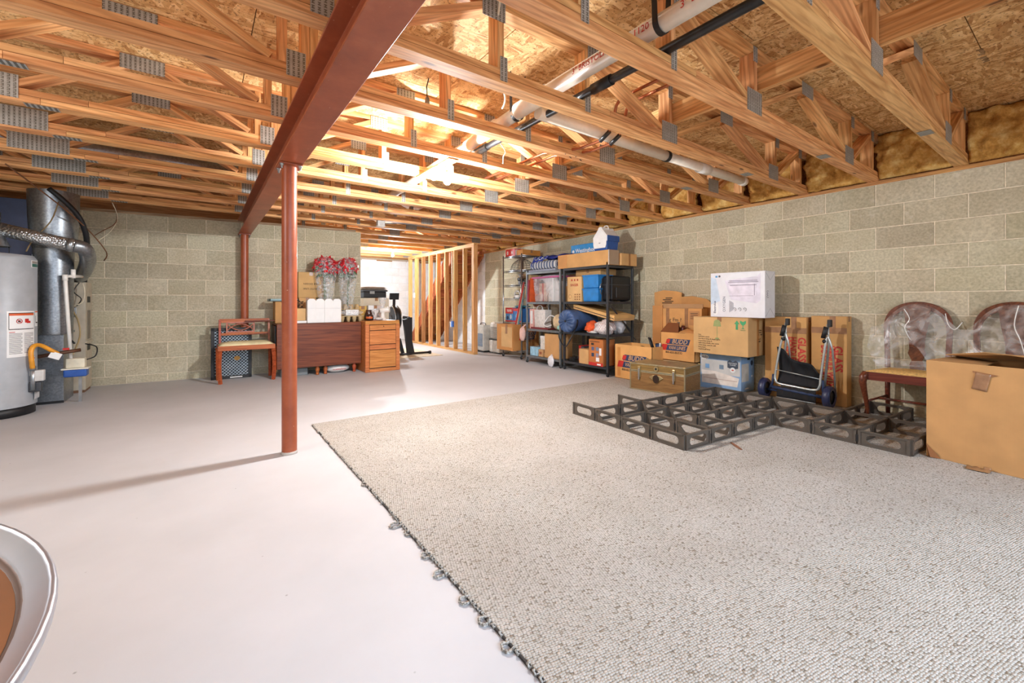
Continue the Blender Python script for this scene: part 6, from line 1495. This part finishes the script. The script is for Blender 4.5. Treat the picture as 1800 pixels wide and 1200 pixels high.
# ------------------------------------------------------------------ dining chairs under clear plastic, big carton
M_CHW = wood('chair_mahogany', (84, 42, 28), (124, 66, 44), rv=.03, knots=False, rough=.3)
def chair(label, y):
    t = thing('dining_chair', label, 'chair', (4.93, y, CZ), 0, 'balloon back dining chairs')
    # front legs: cabriole
    for s_ in (-1, 1):
        Z = [.395, .36, .31, .24, .16, .08, .03, .0]; off = [0, -.022, -.026, -.014, .0, .012, .006, -.004]; rr_ = [.026, .030, .027, .022, .018, .015, .018, .022]
        obj('leg', MB().tube([(-.185 + o_, s_ * (.265 + (-o_) * .6), z_) for z_, o_ in zip(Z, off)], rr_, 10), M_CHW, t)
        obj('leg', MB().tube([(.15, s_ * .195, .40), (.15, s_ * .195, .2), (.185, s_ * .20, 0)], [.02, .019, .017], 8), M_CHW, t)
        board(t, 'side_rail', (-.18, s_ * .258, .37), (.15, s_ * .20, .37), .028, .065, M_CHW)
        obj('stretcher', MB().tube([(-.17, s_ * .255, .145), (.155, s_ * .195, .165)], .010, 8), M_CHW, t)
    board(t, 'front_rail', (-.185, -.27, .37), (-.185, .27, .37), .03, .07, M_CHW); board(t, 'back_rail', (.15, -.20, .37), (.15, .20, .37), .03, .06, M_CHW)
    obj('cross_stretcher', MB().tube([(.0, -.225, .155), (.0, .225, .155)], .011, 8), M_CHW, t)
    obj('seat', MB().grid(lambda u, v: (-.19 + .34 * u, (v - .5) * (.53 - .12 * u), .41 + .02 * min(1, 6 * min(u, 1 - u, v, 1 - v)) ** .5), 12, 12), plain((206, 166, 98), .8, amt=.12, scale=60), t, solid=.02)
    P = [(.155, .195, .42), (.165, .20, .60), (.175, .205, .76), (.18, .195, .85), (.182, .155, .925), (.184, .085, .97), (.185, 0, .985)]; P = P + [(a_, -b_, c_) for a_, b_, c_ in P[-2::-1]]
    bk = MB(); pts = wire(0, 0, P, 0, 0)
    vs = []; n_ = len(pts)
    for i, p in enumerate(pts):
        tg = (pts[min(i + 1, n_ - 1)] - pts[max(i - 1, 0)]).normalized(); nr = Vector((1, 0, 0)).cross(tg).normalized(); wd = .019 + .014 * max(0, (p.z - .75) / .25)
        vs += [p + nr * wd + Vector((-.012, 0, 0)), p - nr * wd + Vector((-.012, 0, 0)), p - nr * wd + Vector((.012, 0, 0)), p + nr * wd + Vector((.012, 0, 0))]
    fs = [(i * 4 + k, i * 4 + (k + 1) % 4, i * 4 + 4 + (k + 1) % 4, i * 4 + 4 + k) for i in range(n_ - 1) for k in range(4)] + [(3, 2, 1, 0), tuple((n_ - 1) * 4 + k for k in range(4))]
    obj('back_frame', bk.add(vs, fs), M_CHW, t, bev=.004)
    sp = [(.045, .0), (.05, .06), (.035, .10), (.06, .16), (.05, .20), (.055, .30), (.075, .42), (.085, .52), (.095, .56)]
    poly = [(y_, .40 + z_) for y_, z_ in sp] + [(-y_, .40 + z_) for y_, z_ in sp[::-1]]
    obj('splat', MB().prism(poly, .012, Matrix(((0, 0, 1, .165), (1, 0, 0, 0), (0, 1, 0, 0), (0, 0, 0, 1)))), M_CHW, t, bev=.003)
    return t
chair('mahogany balloon back chair nearer the glass cartons, partly behind the big carton', .985)
chair('mahogany balloon back chair at the right edge behind the big carton', .42)
M_SHEET = film('dust_sheet', (240, 240, 238), .20, .24, 7)
t = thing('plastic_sheet', 'clear crinkled plastic sheet draped over the two chair backs', 'sheet', (0, 0, 0))
def drape(u, v):
    y = 1.30 - 1.10 * u
    # height of the top follows the two arched chair backs, sagging between
    def arch(c): d = abs(y - c) / .215; return .985 + CZ + .01 - (.16 * d ** 2.4 if d < 1 else .16 + (d - 1) * .22)
    top = max(arch(.985), arch(.42), .80)
    zz = top - v * (.52 - .10 * math.sin(u * 7) + .08 * math.sin(u * 17)) * (1.0 if u > .12 else .35 + u * 5)
    nn = noise.noise(Vector((y * 5, zz * 4, 2))) * .018 + noise.noise(Vector((y * 14, zz * 9, 5))) * .008
    x = 5.085 - .012 - .10 * v ** 1.5 - nn - .01
    if v < .08: x += .03 * (1 - v / .08)
    return (x, y, zz)
obj('front_fall', MB().grid(drape, 70, 26), M_SHEET, t, fix=False)
def lap(u, v):
    y = 1.22 - .50 * u; x = 4.79 + .24 * v
    return (x, y, CZ + .4365 + .012 * noise.noise(Vector((x * 12, y * 9, 1))) + .02 + .05 * (v > .95))
obj('seat_fall', MB().grid(lap, 20, 10), M_SHEET, t, fix=False)
obj('fold_edge', MB().tube(wire(0, 0, [(5.05, 1.06, .965), (5.03, 1.02, .88), (5.02, 1.05, .80), (5.01, 1.01, .70)], 0, 0), .0035, 5), plain((236, 236, 232), .3), t); obj('fold_edge', MB().tube(wire(0, 0, [(5.06, .80, .93), (5.04, .78, .84), (5.03, .74, .80), (5.05, .70, .86)], 0, 0), .0035, 5), plain((236, 236, 232), .3), t); obj('fold_edge', MB().tube(wire(0, 0, [(5.05, .40, 1.0), (5.03, .42, .85), (5.02, .39, .74), (5.0, .36, .60)], 0, 0), .0035, 5), plain((236, 236, 232), .3), t)
# the big carton
t = thing('big_carton', 'large plain tan carton with its top flaps ajar, right foreground', 'box', (3.898, .707, CZ), math.radians(-9.2))
BW, BD, BH_ = .80, .46, .632
M_BIG = card((200, 154, 102), .0)
obj('front_wall', MB().box(0, -BW, 0, .006, 0, BH_), M_BIG, t, bev=.002); obj('back_wall', MB().box(BD - .006, -BW, 0, BD, 0, BH_), M_BIG, t, bev=.002)
obj('side_wall', MB().box(.006, -.006, 0, BD - .006, 0, BH_), M_BIG, t); obj('side_wall', MB().box(.006, -BW, 0, BD - .006, -BW + .006, BH_), M_BIG, t); obj('bottom', MB().box(.006, -BW + .006, 0, BD - .006, -.006, .006), M_BIG, t)
M_BIGD = card((178, 134, 86), 0)
obj('flap', MB().add([(BD, 0, BH_), (BD, -BW, BH_), (BD - .22, -BW, BH_ + .045), (BD - .225, -.42, BH_ + .040), (BD - .20, -.30, BH_ + .05), (BD - .21, -.2, BH_ + .055), (BD - .20, -.01, BH_ + .02)], [(0, 1, 2, 3, 4, 5, 6)]), M_BIGD, t, solid=.005)
obj('flap', MB().add([(.01, -.004, BH_), (BD - .01, -.004, BH_), (BD - .02, -.21, BH_ - .012), (.02, -.21, BH_ - .03)], [(0, 1, 2, 3)]), M_BIGD, t, solid=.005)
obj('flap', MB().add([(.01, -BW, BH_), (BD - .01, -BW, BH_), (BD - .02, -.44, BH_ - .006), (.03, -.42, BH_ - .02)], [(0, 1, 2, 3)]), M_BIGD, t, solid=.005)
obj('torn_tape', MB().grid(lambda u, v: (-.002 - .003 * abs(math.sin(u * 9 + v * 4)), -.225 - .065 * u + .02 * (v - .5), BH_ - .045 - .105 * v - .01 * u), 8, 8), plain((150, 112, 82), .25, amt=.15), t, solid=.0015)
obj('torn_tape', MB().add([(-.002, -.22, BH_ - .04), (-.003, -.33, BH_ - .055), (-.002, -.30, BH_ - .068), (-.002, -.22, BH_ - .05)], [(0, 1, 2, 3)]), plain((150, 104, 70), .25), t, solid=.0015)
obj('crushed_corner', MB().add([(-.003, -.0, .085), (-.003, -.075, .0), (.03, .004, .0), (-.03, -.03, .004)], [(0, 3, 1), (0, 2, 3), (1, 3, 2)]), card((150, 98, 58), 0), t)
t = thing('tape_scrap', 'torn scrap of brown tape on the carpet below the big carton', 'tape', (3.80, .46, CZ + .001))
obj('strip', MB().grid(lambda u, v: (-.03 + .06 * v, -.05 + .10 * u, .004 + .010 * abs(math.sin(u * 8)) * v), 10, 4), plain((150, 112, 78), .3, amt=.15), t, solid=.001); obj('curl', MB().grid(lambda u, v: (.02 + .02 * v, -.05 + .03 * u, .008 + .014 * math.sin(PI * v)), 4, 4), plain((150, 112, 78), .3), t, solid=.001)
t = thing('wood_splinter', 'thin brown splinter lying on the carpet in front of the grid', 'splinter', (3.05, 1.53, CZ + .001), .9)
obj('chip', MB().prism([(-.075, -.006), (.02, -.010), (.085, .0), (.03, .010), (-.06, .006)], .006), plain((130, 84, 60), .7), t)
